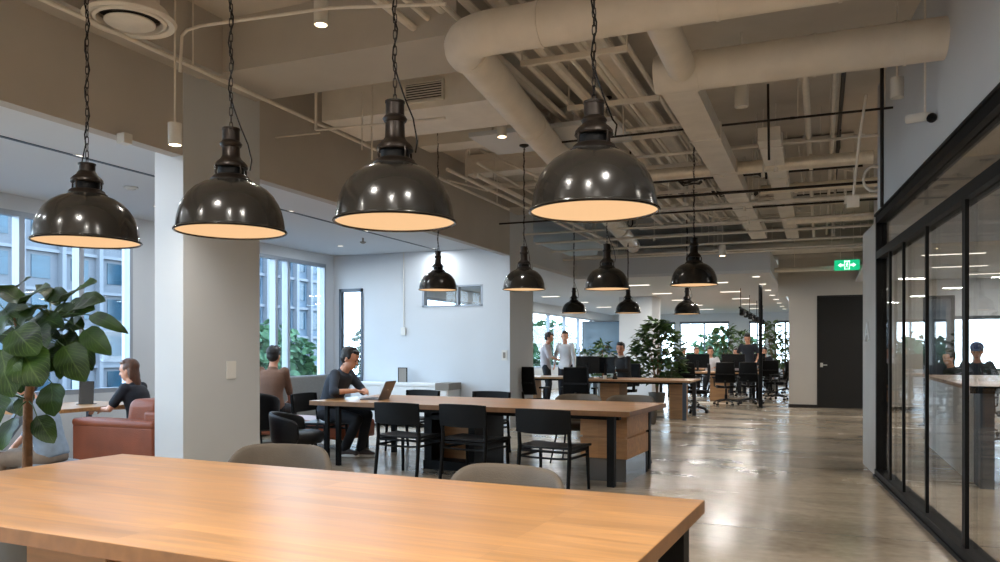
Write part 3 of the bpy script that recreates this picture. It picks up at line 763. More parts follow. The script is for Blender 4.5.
# ---- thin black pole
p = MB(); p.cyl((0, 0, 0), (0, 0, LC), .045, n=14)
x, y = D(760.5, 18.4); po = thing('floor_pole', 'thin black pole from floor to ceiling beside the distant desk', 'pole', (x, y, 0)); p.build('shaft', M['black'], po)
MB().cyl((0, 0, 0), (0, 0, .015), .09, n=16).build('base_plate', M['black'], po)

# ---- brown leather sofa (seat faces -X, arm end towards camera)
sf = thing('leather_sofa', 'brown leather sofa with its armrest end towards us, left of the near column', 'sofa', (-7.05, 5.75, 0))
sf.scale = (1, .68, 1)
def cushion(x0, x1, y0, y1, z0, z1, name, m, parent, r=.04, T=None):
    o = MB().box(x0, x1, y0, y1, z0, z1, T).build(name, m, parent); b_ = o.modifiers.new('bevel', 'BEVEL'); b_.width = r; b_.segments = 4; b_.limit_method = 'ANGLE'
    return o
cushion(0, 1.08, 0, .16, .06, .60, 'arm', M['leather'], sf, .025); cushion(-.01, 1.09, -.01, .30, .57, .66, 'arm_pad', M['leather'], sf, .04)
cushion(0, 1.08, 1.95, 2.11, .06, .62, 'arm', M['leather'], sf, .03)
cushion(.0, 1.0, .16, 1.95, .06, .30, 'base', M['leather'], sf, .02)
cushion(0, .8, .18, 1.06, .30, .46, 'seat_cushion', M['leather'], sf, .05); cushion(0, .8, 1.07, 1.94, .30, .46, 'seat_cushion', M['leather'], sf, .05)
Tb = Matrix.Rotation(R(10), 4, 'Y')
cushion(.42, .82, .18, 1.06, .42, .86, 'back_cushion', M['leather'], sf, .08, Matrix.Translation((0.05, 0, 0)) @ Matrix.Shear('XY', 4, (.18, 0)))
cushion(.42, .82, 1.07, 1.94, .42, .86, 'back_cushion', M['leather'], sf, .08, Matrix.Translation((0.05, 0, 0)) @ Matrix.Shear('XY', 4, (.18, 0)))
cushion(.86, 1.08, .14, 1.97, .06, .74, 'back', M['leather'], sf, .03)
for px_, py_ in ((.06, .06), (1.0, .06), (.06, 2.03), (1.0, 2.03)): MB().box(px_ - .03, px_ + .03, py_ - .03, py_ + .03, 0, .07).build('foot', M['black'], sf, smooth=False)

# ---- window-side table left
t = thing('side_table', 'light oak table by the left window with a dark tablet on it', 'table', (-7.55, 6.35, 0))
MB().box(-.5, .42, -.95, .45, .705, .745).build('tabletop', M['oak'], t, bevel=.003, smooth=False)
for lx in (-.4, .33):
    for ly in (-.85, .36): MB().box(lx - .022, lx + .022, ly - .022, ly + .022, 0, .705).build('leg', M['steel'], t, smooth=False)
t = thing('tablet', 'dark tablet standing in its case on the left window table', 'tablet', (*D(86, 8.75), .745), R(40))
MB().box(-.075, .075, -.004, .004, 0, .26, Matrix.Rotation(R(-12), 4, 'X')).build('screen', M['screen'], t, bevel=.002, smooth=False)
MB().box(-.10, .10, -.002, .06, 0, .006).build('case_foot', M['black'], t, smooth=False)

# ---- brown bench + black tub chair + grey banquette
bn = thing('leather_bench', 'brown leather bench beyond the near column where the man in brown sits', 'bench', (-6.75, 9.2, 0), R(-6))
cushion(-.95, 1.0, -.35, .35, .16, .40, 'seat', M['leather'], bn, .04)
for lx in (-.85, .9):
    for ly in (-.28, .28): MB().box(lx - .02, lx + .02, ly - .02, ly + .02, 0, .17).build('leg', M['black'], bn, smooth=False)
def tub_chair(loc, rz, label, hgt=.68):
    t = thing('tub_chair', label, 'armchair', loc, rz, 'black leather tub chairs')
    strips = []
    for i in range(13):
        u = -1 + 2 * i / 12; a = u * 1.75
        x, y = .33 * math.sin(a), -.30 * math.cos(a)
        top = hgt - .10 * abs(u) ** 2
        o_ = [Vector((x * (1 + .10 * f), y * (1 + .1 * f), .30 + (top - .30) * f)) for f in (0, .35, .7, 1)]
        i_ = [Vector((q.x * .86, q.y * .86, q.z)) for q in o_]
        strips.append(o_ + [(o_[-1] + i_[-1]) / 2 + Vector((0, 0, .018))] + i_[::-1])
    MB().rings(strips).build('shell', M['blackleather'], t, ang=60, sub=1)
    g = MB(); g.lathe([(0, .30), (.27, .30), (.29, .34), (.29, .40), (.25, .43), (0, .43)], 20); g.build('seat', M['blackleather'], t, ang=60)
    for sx in (-1, 1):
        for sy in (-1, 1): MB().tube([(sx * .17, sy * .17, .31), (sx * .24, sy * .24, 0)], [.014, .010], 8).build('leg', M['black'], t)
    return t
x, y = D(303, 10.3); tub_chair((-5.5, 7.4, 0), R(-60), 'low black leather tub chair just left of the man with the laptop', .64)
x, y = D(270, 10.9); tub_chair((-6.9, 8.35, 0), R(12), 'black leather tub chair behind the man in brown, beside the near column', .80)
bq = thing('banquette', 'grey upholstered banquette under the windows behind the seated men', 'banquette', (-8.5, 9.3, 0))
cushion(0, .5, 0, 3.0, .05, .42, 'seat', M['greyfab'], bq, .03); cushion(0, .16, 0, 3.0, .40, .90, 'backrest', M['greyfab'], bq, .04)
cb = thing('low_cabinet', 'white low bench cabinet along the lounge back wall', 'cabinet', (-7.85, YB - .5, 0))
MB().box(0, 1.95, 0, .48, .05, .72).build('carcass', M['offwhite'], cb, smooth=False); MB().box(-.02, 1.97, -.02, .48, .72, .77).build('top', M['offwhite'], cb, bevel=.004, smooth=False)
MB().box(1.72, 1.98, -.03, .47, .66, .78).build('end_block', M['greypanel'], cb, smooth=False)
for k in range(3): MB().box(.02 + k * .65, .02 + k * .65 + .61, -.015, 0, .08, .70).build('door', M['offwhite'], cb, bevel=.002, smooth=False)
x = AY(402.5, YB - .2)
t = thing('picture_board', 'small beige framed board standing on the white cabinet', 'board', (x, YB - .2, .77))
g = MB(); g.box(-.085, .085, 0, .02, 0, .26); g.build('panel', M['greypanel'], t, smooth=False)
g = MB(); [g.box(*q) for q in ((-.09, -.078, -.006, .02, 0, .265), (.078, .09, -.006, .02, 0, .265), (-.09, .09, -.006, .02, .253, .265))]; g.build('frame', M['black'], t, smooth=False)

# ---- laptop
lx, ly = -5.32, 8.55
def P_at(px, py, z):
    d = (CAM_H - z) * FPX / (py - CY); return D(px, d)
LP = MTP(3.35, .55)
lp = thing('laptop', 'open grey laptop in front of the seated man on the middle table', 'laptop', (LP[0], LP[1], .75), R(98))
# local: screen at -y side facing +y (user on +y side after rotation -> -X)
MB().box(-.17, .17, -.12, .12, 0, .014).build('keyboard_base', M['silverlap'], lp, bevel=.003, smooth=False)
MB().box(-.14, .14, -.05, .09, .014, .0155).build('keys', M['black'], lp, smooth=False)
Tt = Matrix.Translation((0, -.115, .012)) @ Matrix.Rotation(R(24), 4, 'X')
lo = MB().box(-.17, .17, -.006, 0, 0, .235, Tt).build('lid', M['silverlap'], lp, bevel=.003, smooth=False)
MB().box(-.158, .158, 0, .0012, .012, .225, Tt).build('screen', M['screen'], lo, smooth=False)
MB().sph(Tt @ Vector((0, -.0062, .125)), (.012, .002, .014), 12).build('emblem', M['white'], lo)

# ---- drink glass, papers and small desk items
t = thing('drink_glass', 'amber drink on the desk beside the standing people', 'drink', (*D(572.5, 17.6), .76)); MB().lathe([(0, 0), (.035, 0), (.045, .2), (0, .2)], 14).build('cup', M['amber'], t)
t = thing('paper_sheets', 'white papers spread on the desk before the standing people', 'papers', (*D(556, 17.4), .761), R(10)); MB().box(-.3, .3, -.14, .14, 0, .006).build('sheets', M['paper'], t, smooth=False)
x, y = D(601, 15.6); t = tag(MB().lathe([(0, 0), (.035, 0), (.04, .07), (.035, .075), (0, .075)], 14).build('mug', M['white']), 'small white mug on the first work desk, before the monitors', 'mug'); t.location = (x, 15.5, .76)
x, y = D(611, 15.6); t = tag(MB().lathe([(0, 0), (.05, 0), (.055, .02), (.03, .09), (.045, .12), (0, .12)], 12).build('desk_ornament', M['bronze']), 'small dark ornament on the first work desk beside the mug', 'ornament'); t.location = (x, 15.6, .76)
x, y = D(741, 21); t = tag(MB().box(-.12, .12, -.08, .08, 0, .05).build('desk_box', M['black'], smooth=False), 'small black box on the distant desk near the pole', 'box'); t.location = (x, 21.5, .76)

# ---- low bookcase and blue board
t = thing('storage_shelf', 'low white storage shelf below the blue-grey glass board', 'shelf', (-6.98, 23.6, 0))
MB().box(0, 1.25, 0, .4, 0, .98).build('carcass', M['offwhite'], t, smooth=False); MB().box(-.02, 1.27, -.02, .42, .98, 1.02).build('top', M['offwhite'], t, smooth=False)
for k in range(14):
    h = random.uniform(.17, .27); o = MB().box(-.03, .03, -.1, .1, 0, h).build('binder', M['books' if k % 3 else 'offwhite'], smooth=False); o.location = (-6.9 + k * .085, 23.72, 1.02)
    tag(o, 'upright binder in the row on the storage shelf below the blue board', 'binder', 'binders in a row on the storage shelf')
t = thing('glass_board', 'large blue-grey glass board beside the distant white pillar', 'board', (-6.42, 24.35, 0))
MB().box(-.64, .64, 0, .03, 1.05, 2.24).build('panel', M['bluescreen'], t, smooth=False)
f = MB(); [f.box(*q) for q in ((-.67, -.64, -.01, .04, .0, 2.27), (.64, .67, -.01, .04, .0, 2.27), (-.67, .67, -.01, .04, 2.24, 2.27), (-.67, .67, -.01, .04, 1.02, 1.05))]; f.build('frame', M['frame_dark'], t, smooth=False)

# ---- glazed room furniture
t = thing('high_counter', 'high oak counter with a white front panel inside the glazed room', 'counter', (1.4, 8.75, 0))
MB().box(-.05, 1.25, 0, 3.9, .955, 1.0).build('counter_top', M['oak'], t, bevel=.003, smooth=False)
MB().box(-.06, 1.26, -.01, 0, .93, 1.0).build('edge_band', M['black'], t, smooth=False)
MB().box(0.01, .05, .5, 3.85, 0, .955).build('front_panel', M['offwhite'], t, smooth=False)
MB().box(.04, .16, .08, .42, 0, .955).build('leg', M['frame_dark'], t, smooth=False)
MB().box(1.05, 1.17, .08, .42, 0, .955).build('leg', M['frame_dark'], t, smooth=False)
put(tc_, 2.55, 12.9, R(160), 'black office chair inside the glazed room behind the high counter', G3)
put(tc_, 3.0, 11.2, R(95), 'black office chair inside the glazed room at the right edge of the picture', G3)
# ================================================================== PEOPLE
def ik(a, b, l1, l2, hint):
    a, b, hint = Vector(a), Vector(b), Vector(hint); d = b - a; L = min(d.length, (l1 + l2) * .995); dn = d.normalized()
    x = (l1 * l1 - l2 * l2 + L * L) / (2 * L); h = math.sqrt(max(0, l1 * l1 - x * x))
    hp = (hint - dn * hint.dot(dn)).normalized()
    return a + dn * x + hp * h, a + dn * L
def limb(m, pts, rads, n=14):
    for i in range(len(pts) - 1): m.cyl(pts[i], pts[i + 1], rads[i], rads[i + 1], n)
    for p, r in zip(pts, rads): m.sph(p, r, n)
def remesh(o, vox, it=6):
    r = o.modifiers.new('union', 'REMESH'); r.mode = 'VOXEL'; r.voxel_size = vox; r.use_smooth_shade = True
    s = o.modifiers.new('smooth', 'SMOOTH'); s.factor = .5; s.iterations = it
    return o
def hand(m, wrist, fdir, nrm, side, curl=.35, spread=1.0):
    f = Vector(fdir).normalized(); n = Vector(nrm); n = (n - f * n.dot(f)).normalized(); s = f.cross(n) * side   # s points to the thumb side
    w = Vector(wrist); T = Matrix((s, f, n)).transposed()
    m.sph(w + f * .045, (.038, .052, .015), 12, T)
    m.sph(w + f * .01, (.026, .03, .018), 10, T)
    for k, (off, ln) in enumerate(((.027, .072), (.010, .082), (-.009, .076), (-.026, .058))):
        b = w + f * (.085 - .006 * abs(k - 1)) + s * off
        d1 = (f + s * (off * 2.2 * spread) - n * curl * .5).normalized(); d2 = (f * (1 - curl) + s * off * spread - n * curl * 1.4).normalized(); d3 = (f * (1 - 1.4 * curl) - n * curl * 2).normalized()
        p1 = b + d1 * ln * .45; p2 = p1 + d2 * ln * .32; p3 = p2 + d3 * ln * .25
        limb(m, [b - f * .02, b, p1, p2, p3], [.0088, .0092, .0086, .0080, .0070], 8)
    tb = w + f * .025 + s * .028; t1 = tb + (f * .6 + s * .75 - n * .25).normalized() * .035; t2 = t1 + (f * .9 + s * .35 - n * .3).normalized() * .028; t3 = t2 + (f + s * .05 - n * .3).normalized() * .020
    limb(m, [w + f * .01 + s * .012, tb, t1, t2, t3], [.014, .014, .011, .010, .008], 8)
def person(label, loc, rz, group=None, hip=.50, lean=(0, .1), twist=0, hands=None, elbow=None, feet=None, knee=None, shirt='navyshirt', pants='trouser', hair='hairb', shoes='shoe', sleeve='long',
           head=(0, 0), longhair=False, cap=False, S=1.0, vox=.014, hvox=None, jacket=False, curl=.35, collar=False, nofeet=False):
    t = thing('person', label, 'person', loc, rz, group); t.scale = (S, S, S)
    Z = Vector((0, 0, 1)); pel = Vector((0, 0, hip))
    up = Vector((lean[0], lean[1], 1)).normalized()                      # spine direction
    right = Vector((1, 0, 0)); right = (right - up * right.dot(up)).normalized(); fwd = up.cross(right)
    def sp(h, x=0, y=0):                                                   # slight curve of the back
        return pel + up * h + right * x + fwd * (y + .03 * math.sin(h / .5 * PI) * -1)
    neck = sp(.52); hd = neck + (up * .6 + Z * .4).normalized() * .040 + fwd * .022
    # head frame
    hf = (Matrix.Rotation(head[1], 3, 'Z') @ Matrix.Rotation(head[0], 3, 'X'))
    hx, hy, hz = hf @ Vector((1.12, 0, 0)), hf @ Vector((0, 1.12, 0)), hf @ Vector((0, 0, 1.12))
    HT = Matrix((hx, hy, hz)).transposed(); hc = hd + hz * .105
    H = lambda x, y, z: hc + hx * x + hy * y + hz * z
    sh = [sp(.475, s * .165) for s in (-1, 1)]
    hands = hands or [(-.22, .05, .45), (.22, .05, .45)]
    elbow = elbow or [(-.6, -.5, -.6), (.6, -.5, -.6)]
    hipj = [pel + Vector((s * .09, 0, -.01)) for s in (-1, 1)]
    feet = feet or ([(-.11, .42, .08), (.11, .42, .08)] if hip < .7 else [(-.09, .03, .08), (.10, .0, .08)])
    knee = knee or [(0, 1, .25), (0, 1, .25)]
    E, Wr, K, A = [], [], [], []
    for i in (0, 1):
        e, w_ = ik(sh[i], hands[i], .285, .25, elbow[i]); E.append(e); Wr.append(w_)
        k, a = ik(hipj[i], feet[i], .43, .42, knee[i]); K.append(k); A.append(a)
    # ---- body : one continuous surface
    m = MB()
    def torso(mm, k=0.0, low=-.06, high=.50, waist=None):
        rs = []
        prof = [(-.08, .135, .10), (-.02, .165, .118), (.06, .158, .112), (.14, .140, .102), (.22, .140, .102), (.32, .160, .112), (.40, .172, .112), (.455, .165, .098), (.495, .118, .078), (.52, .062, .06)]
        for h, a, b_ in prof:
            if h < low or h > high: continue
            c = sp(h); rs.append([c + right * ((a + k) * math.copysign(abs(math.cos(q)) ** .85, math.cos(q))) + fwd * ((b_ + k) * math.copysign(abs(math.sin(q)) ** .9, math.sin(q))) for q in [2 * PI * j / 20 for j in range(20)]])
        mm.rings(rs)
        for s in sh: mm.sph(s, .052 + k, 14)
    torso(m, 0)
    m.cyl(sp(.48), hd + hz * .03, .064, .055, 14)
    m.sph(H(0, -.005, .03), (.073, .092, .083), 18, HT)                   # cranium
    m.sph(H(0, .018, -.03), (.058, .068, .078), 16, HT)                   # face
    m.sph(H(0, .045, -.078), (.032, .030, .024), 10, HT)                  # chin
    limb(m, [H(0, .082, .012), H(0, .098, -.022)], [.008, .0125], 8)        # nose
    for s in (-1, 1):
        m.sph(H(s * .073, -.008, -.008), (.009, .019, .03), 8, HT)
        m.sph(H(s * .028, .072, .025), (.022, .014, .008), 8, HT)         # brow ridge
    for i, s in ((0, -1), (1, 1)):
        limb(m, [sh[i], E[i], Wr[i]], [.046, .036, .025])
        fd = (Wr[i] - E[i]).normalized()
        hdir = fd if not isinstance(curl, dict) else Vector(curl['dir'])
        nr = Vector((0, 0, 1)) if abs(fd.z) < .8 else Vector((-s, 0, 0))
        hand(m, Wr[i], (fd + Vector((0, 0, -.15 if abs(fd.z) < .8 else 0))), nr, -s, .35)
        limb(m, [hipj[i], K[i], A[i]], [.082, .052, .036])
        if not nofeet: limb(m, [A[i] + Vector((0, -.02, -.03)), A[i] + Vector((0, .12, -.05))], [.035, .028])
    remesh(m.build('body', M['skin'], t), hvox or vox, 4)
    # ---- face details
    for s in (-1, 1):
        MB().sph(H(s * .028, .078, .008), (.011, .006, .0055), 8, HT).build('eye', M['eye'], t)
        MB().sph(H(s * .029, .086, .030), (.017, .004, .0035), 8, HT).build('eyebrow', M[hair], t)
    MB().sph(H(0, .083, -.050), (.021, .006, .006), 8, HT).build('mouth', M['lip'], t)
    # ---- hair
    g = MB()
    g.sph(H(0, -.030, .050), (.080, .088, .080), 18, HT)
    g.sph(H(0, -.045, .005), (.074, .062, .075), 14, HT)
    g.sph(H(0, .036, .092), (.058, .045, .024), 12, HT)
    for s in (-1, 1): g.sph(H(s * .066, -.0, .030), (.014, .03, .036), 10, HT)
    rr = random.Random(len(label))
    for k in range(14):
        a = rr.uniform(0, 2 * PI); q = rr.uniform(.2, 1.2)
        g.sph(H(.07 * math.cos(a) * math.sin(q), .085 * math.sin(a) * math.sin(q) - .01, .05 + .075 * math.cos(q)), (.022, .026, .014), 6, HT)
    if longhair:
        g.sph(H(0, -.06, -.05), (.07, .045, .10), 14, HT); g.sph(H(0, -.075, -.12), (.05, .035, .07), 12, HT)
        for s in (-1, 1): g.sph(H(s * .066, -.045, -.03), (.02, .03, .07), 10, HT)
    remesh(g.build('hair', M[hair], t), max(.007, vox * .7), 2)
    if cap:
        g = MB(); g.sph(H(0, -.012, .065), (.088, .106, .075), 18, HT); g.sph(H(0, .10, .055), (.065, .07, .008), 12, HT)
        remesh(g.build('cap', M['capblue'], t), .009, 2)
    # ---- shirt
    g = MB(); torso(g, .014, low=-.07 if hip < .7 else -.09)
    for i in (0, 1):
        if sleeve == 'short': q = sh[i].lerp(E[i], .72); limb(g, [sh[i], q], [.062, .056])
        elif sleeve == 'rolled': limb(g, [sh[i], E[i], E[i].lerp(Wr[i], .18)], [.060, .048, .044])
        else: limb(g, [sh[i], E[i], E[i].lerp(Wr[i], .93)], [.056, .045, .036])
    if jacket: g.cyl(sp(-.02), pel + Z * -.10, .18, .19, 18)
    g.cyl(sp(.47), sp(.53) + fwd * .008, .078, .066, 16)
    remesh(g.build('jacket' if jacket else 'shirt', M[shirt], t), vox, 5)
    if collar:
        g = MB(); rs = []
        for q, zz in ((.066, .50), (.072, .535), (.062, .55), (.056, .54), (.056, .50)): rs.append((q, zz))
        k = [[sp(z_) + right * r_ * math.cos(a) + fwd * (r_ * math.sin(a) + .01) for a in [2 * PI * j / 16 for j in range(16)]] for r_, z_ in rs]
        g.rings(k, False); g.build('collar', M['whiteshirt' if jacket else shirt], t)
    # ---- trousers
    g = MB(); g.sph(pel + Vector((0, 0, .0)), (.165, .122, .10), 18)
    for i in (0, 1): limb(g, [hipj[i] , K[i], A[i] + Vector((0, 0, .015))], [.096, .066, .056])
    remesh(g.build('trousers', M[pants], t), vox, 4)
    # ---- shoes
    for i, s in ((0, -1), (1, 1)):
        if nofeet: break
        a = A[i]; lift = 0
        g = MB(); limb(g, [a + Vector((0, -.03, -.025)), a + Vector((0, .05, -.03)), a + Vector((s * .005, .15, -.045))], [.047, .043, .034])
        o = remesh(g.build('shoe', M[shoes], t), .01, 3)
        g = MB(); rs = []
        for z_, k in ((-.08, .94), (-.075, 1), (-.055, 1), (-.05, .95)):
            rs.append([a + Vector((.046 * k * math.cos(q) * (1 if math.sin(q) > -.2 else .85), .055 + .135 * k * math.sin(q), z_)) for q in [2 * PI * j / 20 for j in range(20)]])
        g.rings(rs); g.build('sole', M['sole'], o)
    return t
# man with laptop (faces +X)
person('man in a navy top typing on a laptop at the middle table', (-5.74, 8.36, 0), R(-90 + 4), hip=.535, lean=(0, .40), head=(-R(22), R(8)),
       hands=[(.055, .50, .80), (.21, .46, .80)][::1], elbow=[(-1, -.3, -.5), (.9, -.2, -.6)], feet=[(-.12, .35, .085), (.02, .22, .10)], knee=[(-.15, 1, .3), (.1, 1, .3)],
       shirt='navyshirt', pants='trouser', sleeve='rolled', vox=.011, hvox=.0058, S=1.07)
# man in brown, back towards us
person('man in a brown shirt sitting with his back to us behind the near column', (-6.9, 8.7, 0), R(14), hip=.54, lean=(.0, .06), head=(-R(6), R(4)), hands=[(-.1, .34, .62), (.1, .34, .62)], shirt='brownshirt', pants='trouser', vox=.013, sleeve='rolled', S=1.04)
# woman at the left table (faces -X)
x, y = D(118, 9.1)
person('woman in a black T-shirt with tied brown hair at the left window table', (-6.86, 6.42, 0), R(104), hip=.54, lean=(0, .16), head=(-R(8), R(6)), hands=[(-.14, .44, .76), (.13, .45, .76)], shirt='darktee', pants='denim', sleeve='short', hair='hairbr', longhair=True, vox=.012, hvox=.008, S=.93)
# person behind the plant
x, y = D(20, 6.3)
person('person in a pale denim shirt and khaki trousers sitting behind the big green plant', (D(52, 6.6)[0], D(52, 6.6)[1], 0), R(112), hip=.50, lean=(0, .34), head=(-R(25), R(20)), hands=[(-.12, .50, .48), (.12, .50, .48)], feet=[(-.2, .34, .085), (.16, .52, .085)], shirt='denim', pants='khaki', shoes='sole', sleeve='rolled', vox=.013, S=.92)
t = thing('round_stool', 'pale blue round stool behind the big green plant', 'stool', (D(52, 6.6)[0], D(52, 6.6)[1], 0))
MB().lathe([(0, 0), (.19, 0), (.23, .1), (.24, .36), (.21, .41), (0, .415)], 24).build('seat', M['denim'], t)
# standing pair
x, y = D(546, 19.6)
person('standing man in a light shirt, left of the two by the far windows', (x, y, 0), R(-80), hip=.93, lean=(0, .04), head=(-R(14), 0), hands=[(-.14, .30, 1.06), (.12, .32, 1.08)], shirt='greyshirt', pants='trouser', vox=.016, S=1.03, sleeve='rolled')
x, y = D(565.5, 19.4)
person('standing man in a white sweater, right of the two by the far windows', (x, y, 0), R(172), hip=.93, lean=(0, .02), head=(-R(6), R(20)), hands=[(-.26, .06, .86), (.24, .10, .95)], shirt='whiteshirt', pants='darktee', vox=.016, S=1.04)
# man in suit
x, y = D(624, 17.35)
person('man in a black suit jacket and white shirt seated behind the monitors', (x, y, 0), R(150), hip=.60, lean=(0, .14), head=(-R(6), R(30)), hands=[(-.15, .40, .84), (.15, .40, .84)], shirt='blacksuit', pants='blacksuit', jacket=True, collar=True, vox=.015, S=1.08)
put(tc_, x, y + .05, R(150), 'black office chair under the man in the black suit', G3)
for px, Y, sh_, hr, lb, kw in ((711, 23.4, 'whiteshirt', 'hairb', 'person in a white shirt facing us at the distant desk', {}),
                         (697, 27.3, 'darktee', 'hairbr', 'brown-haired person seated behind a distant black monitor', {}),
                         (684, 27.3, 'darktee', 'hairb', 'black-haired person seated left of the brown-haired one', {}),
                         (737, 24.2, 'greyshirt', 'hairb', 'person in a grey shirt bending over the distant desk', {'lean': (0, .35)}),
                         (764.5, 27.3, 'darktee', 'hairb', 'dark-clothed person seated far away right of the thin black pole', {})):
    X = AY(px, Y)
    kk = dict(lean=(0, .16)); kk.update(kw)
    person(lb, (X, Y, 0), R(180), hip=.56, head=(-R(8), 0), hands=[(-.15, .38, .80), (.15, .38, .80)], shirt=sh_, pants='trouser', hair=hr, vox=.02, S=1.06, sleeve='short', **kk)
    put(tc_, X, Y + .04, R(180), 'office chair under the ' + lb, G3)
X = AY(748, 23.6)
person('standing person in a dark T-shirt with head bowed at the distant desk', (X, 23.6, 0), R(176), hip=.95, lean=(0, .05), head=(-R(25), 0), hands=[(-.25, .16, 1.0), (.25, .16, 1.0)], shirt='darktee', pants='trouser', vox=.018, sleeve='short', S=1.04)
# glazed room
person('person in a navy T-shirt and cap seated behind the counter in the glazed room', (*D(977, 12.6), 0), R(170), hip=.60, lean=(0, .12), head=(-R(14), 0), hands=[(-.15, .38, .9), (.15, .38, .9)], shirt='navyshirt', pants='trouser', cap=True, sleeve='short', vox=.016, S=1.04)
put(tc_, *D(977, 12.65), R(170), 'black office chair under the person in the cap', G3)
person('dark-clothed person seated left of the one in the cap, in the glazed room', (*D(955, 13.6), 0), R(120), hip=.54, lean=(0, .14), head=(-R(10), 0), hands=[(-.15, .38, .8), (.15, .38, .8)], shirt='blacksuit', pants='trouser', vox=.018, S=1.0)
put(tc_, *D(955, 13.65), R(120), 'black office chair under the dark-clothed person in the glazed room', G3)

# ================================================================== PLANTS
def leaf(m, base, tip, width, nrm, uvl, curve=.18, fold=.12):
    base, tip = Vector(base), Vector(tip); d = tip - base; L = d.length; d.normalize(); n = Vector(nrm); n = (n - d * n.dot(d)).normalized(); s = d.cross(n)
    K = 8; W = (-1, -.5, 0, .5, 1); grid = []
    for i in range(K + 1):
        v = i / K; w = width / 2 * (math.sin(PI * min(1, (v * .94 + .03)) ** .82) ** .75) if 0 < i < K else width * .02
        c = base + d * L * v + n * (curve * L * (math.sin(PI * v * .8) * .6)) + n * 0
        grid.append([m.bm.verts.new(c + s * w * u + n * (fold * w * abs(u) + .04 * width * math.sin(v * 14 + u))) for u in W])
    for i in range(K):
        for j in range(4):
            f = m.bm.faces.new((grid[i][j], grid[i][j + 1], grid[i + 1][j + 1], grid[i + 1][j]))
            for lp_, (a, b_) in zip(f.loops, ((i, j), (i, j + 1), (i + 1, j + 1), (i + 1, j))): lp_[uvl].uv = (b_ / 4, a / K)
def plant_mesh(): m = MB(); return m, m.bm.loops.layers.uv.new('UVMap')
PX, PY = D(27, 4.75)
pl = thing('potted_fig_plant', 'big-leaved green plant in the left foreground beside the front table', 'plant', (PX, PY, 0))
def LPp(px, py, d): x_, y_ = D(px, d); return Vector((x_ - PX, y_ - PY, ZZ(py, d)))
m, uvl = plant_mesh(); br = MB(); rnd = random.Random(5)
leaves = [((26, 303), (-12, 290), 21, 4.6), ((24, 304), (52, 291), 20, 4.65), ((14, 292), (33, 279), 12, 4.9), ((64, 302), (99, 287), 24, 4.55), ((70, 312), (102, 305), 20, 4.7), ((90, 315), (132, 337), 11, 4.5),
          ((84, 330), (114, 358), 17, 4.5), ((64, 346), (88, 384), 24, 4.45), ((14, 330), (40, 357), 28, 4.35), ((42, 318), (66, 330), 16, 4.7), ((22, 350), (44, 388), 32, 4.3), ((2, 350), (16, 400), 28, 4.35),
          ((52, 383), (56, 417), 22, 4.6), ((37, 416), (55, 444), 17, 4.55), ((14, 418), (4, 452), 20, 4.5), ((-6, 395), (-8, 432), 30, 4.45), ((66, 352), (62, 380), 15, 4.8), ((78, 336), (94, 372), 18, 4.75),
          ((40, 306), (18, 334), 18, 4.7), ((60, 306), (34, 286), 15, 4.95), ((10, 316), (-8, 348), 22, 4.6), ((30, 392), (22, 418), 15, 4.9), ((44, 350), (60, 372), 18, 4.9), ((-4, 300), (-20, 318), 20, 4.8),
          ((36, 330), (48, 352), 22, 4.55), ((52, 312), (82, 318), 16, 4.9), ((10, 396), (24, 414), 14, 4.95), ((70, 322), (86, 330), 14, 4.9), ((0, 330), (-20, 372), 24, 4.7), ((28, 338), (6, 362), 20, 4.95), ((48, 296), (72, 300), 14, 5.0)]
for _k in range(26):
    bx, by = rnd.uniform(-5, 78), rnd.uniform(300, 372); an = rnd.uniform(-2.6, .6) if by < 330 else rnd.uniform(.2, 2.8); ll = rnd.uniform(24, 34)
    if by > 350 and bx > 55: continue
    leaves.append(((bx, by), (bx + ll * math.cos(an), by + ll * abs(math.sin(an)) * (1 if by > 325 else .3)), rnd.uniform(15, 22), rnd.uniform(4.8, 5.1)))
TR = [(27, 480), (27.5, 440), (28, 400), (33, 368), (44, 338), (52, 318)]
for (bx, by), (tx, ty), w_, d in leaves:
    d2 = d + rnd.uniform(-.12, .12) + (.0 if tx > 0 else .1)
    B_, T_ = LPp(bx, by, d + .1), LPp(tx, ty, d2 - .05)
    down = ty > by
    n = Vector((rnd.uniform(-.3, .3), -.75 if down else -.55, .55 if down else .8))
    leaf(m, B_, T_, w_ * d / FPX * 1.4, n, uvl, .16, .14)
    # petiole joins the nearest trunk point
    tp = min((LPp(a, b_, 4.75) for a, b_ in ((28, 400), (33, 368), (44, 338), (52, 318), (30, 345))), key=lambda q: (q - B_).length)
    br.tube([tp, (tp + B_) / 2 + Vector((0, 0, .02)), B_], [.006, .004, .003], 6)
m.build('foliage', M['leafdark'], pl, ang=80)
tb = MB(); tb.tube([Vector((0.0, 0, .30))] + [LPp(a, b_, 4.75) for a, b_ in TR], [.032, .029, .027, .026, .022, .015, .010], 10); tb.tube([LPp(33, 368, 4.75), LPp(20, 340, 4.8), LPp(14, 318, 4.8)], [.016, .012, .007], 8)
tb.build('trunk', M['bark'], pl); br.build('stems', M['leafmid'], pl)
MB().lathe([(0, 0), (.17, 0), (.21, .36), (.19, .36), (.185, .33), (0, .33)], 28).build('plant_pot', M['pot'], pl)
MB().lathe([(0, .33), (.185, .33), (.18, .335), (0, .34)], 20).build('soil', M['soil'], pl)

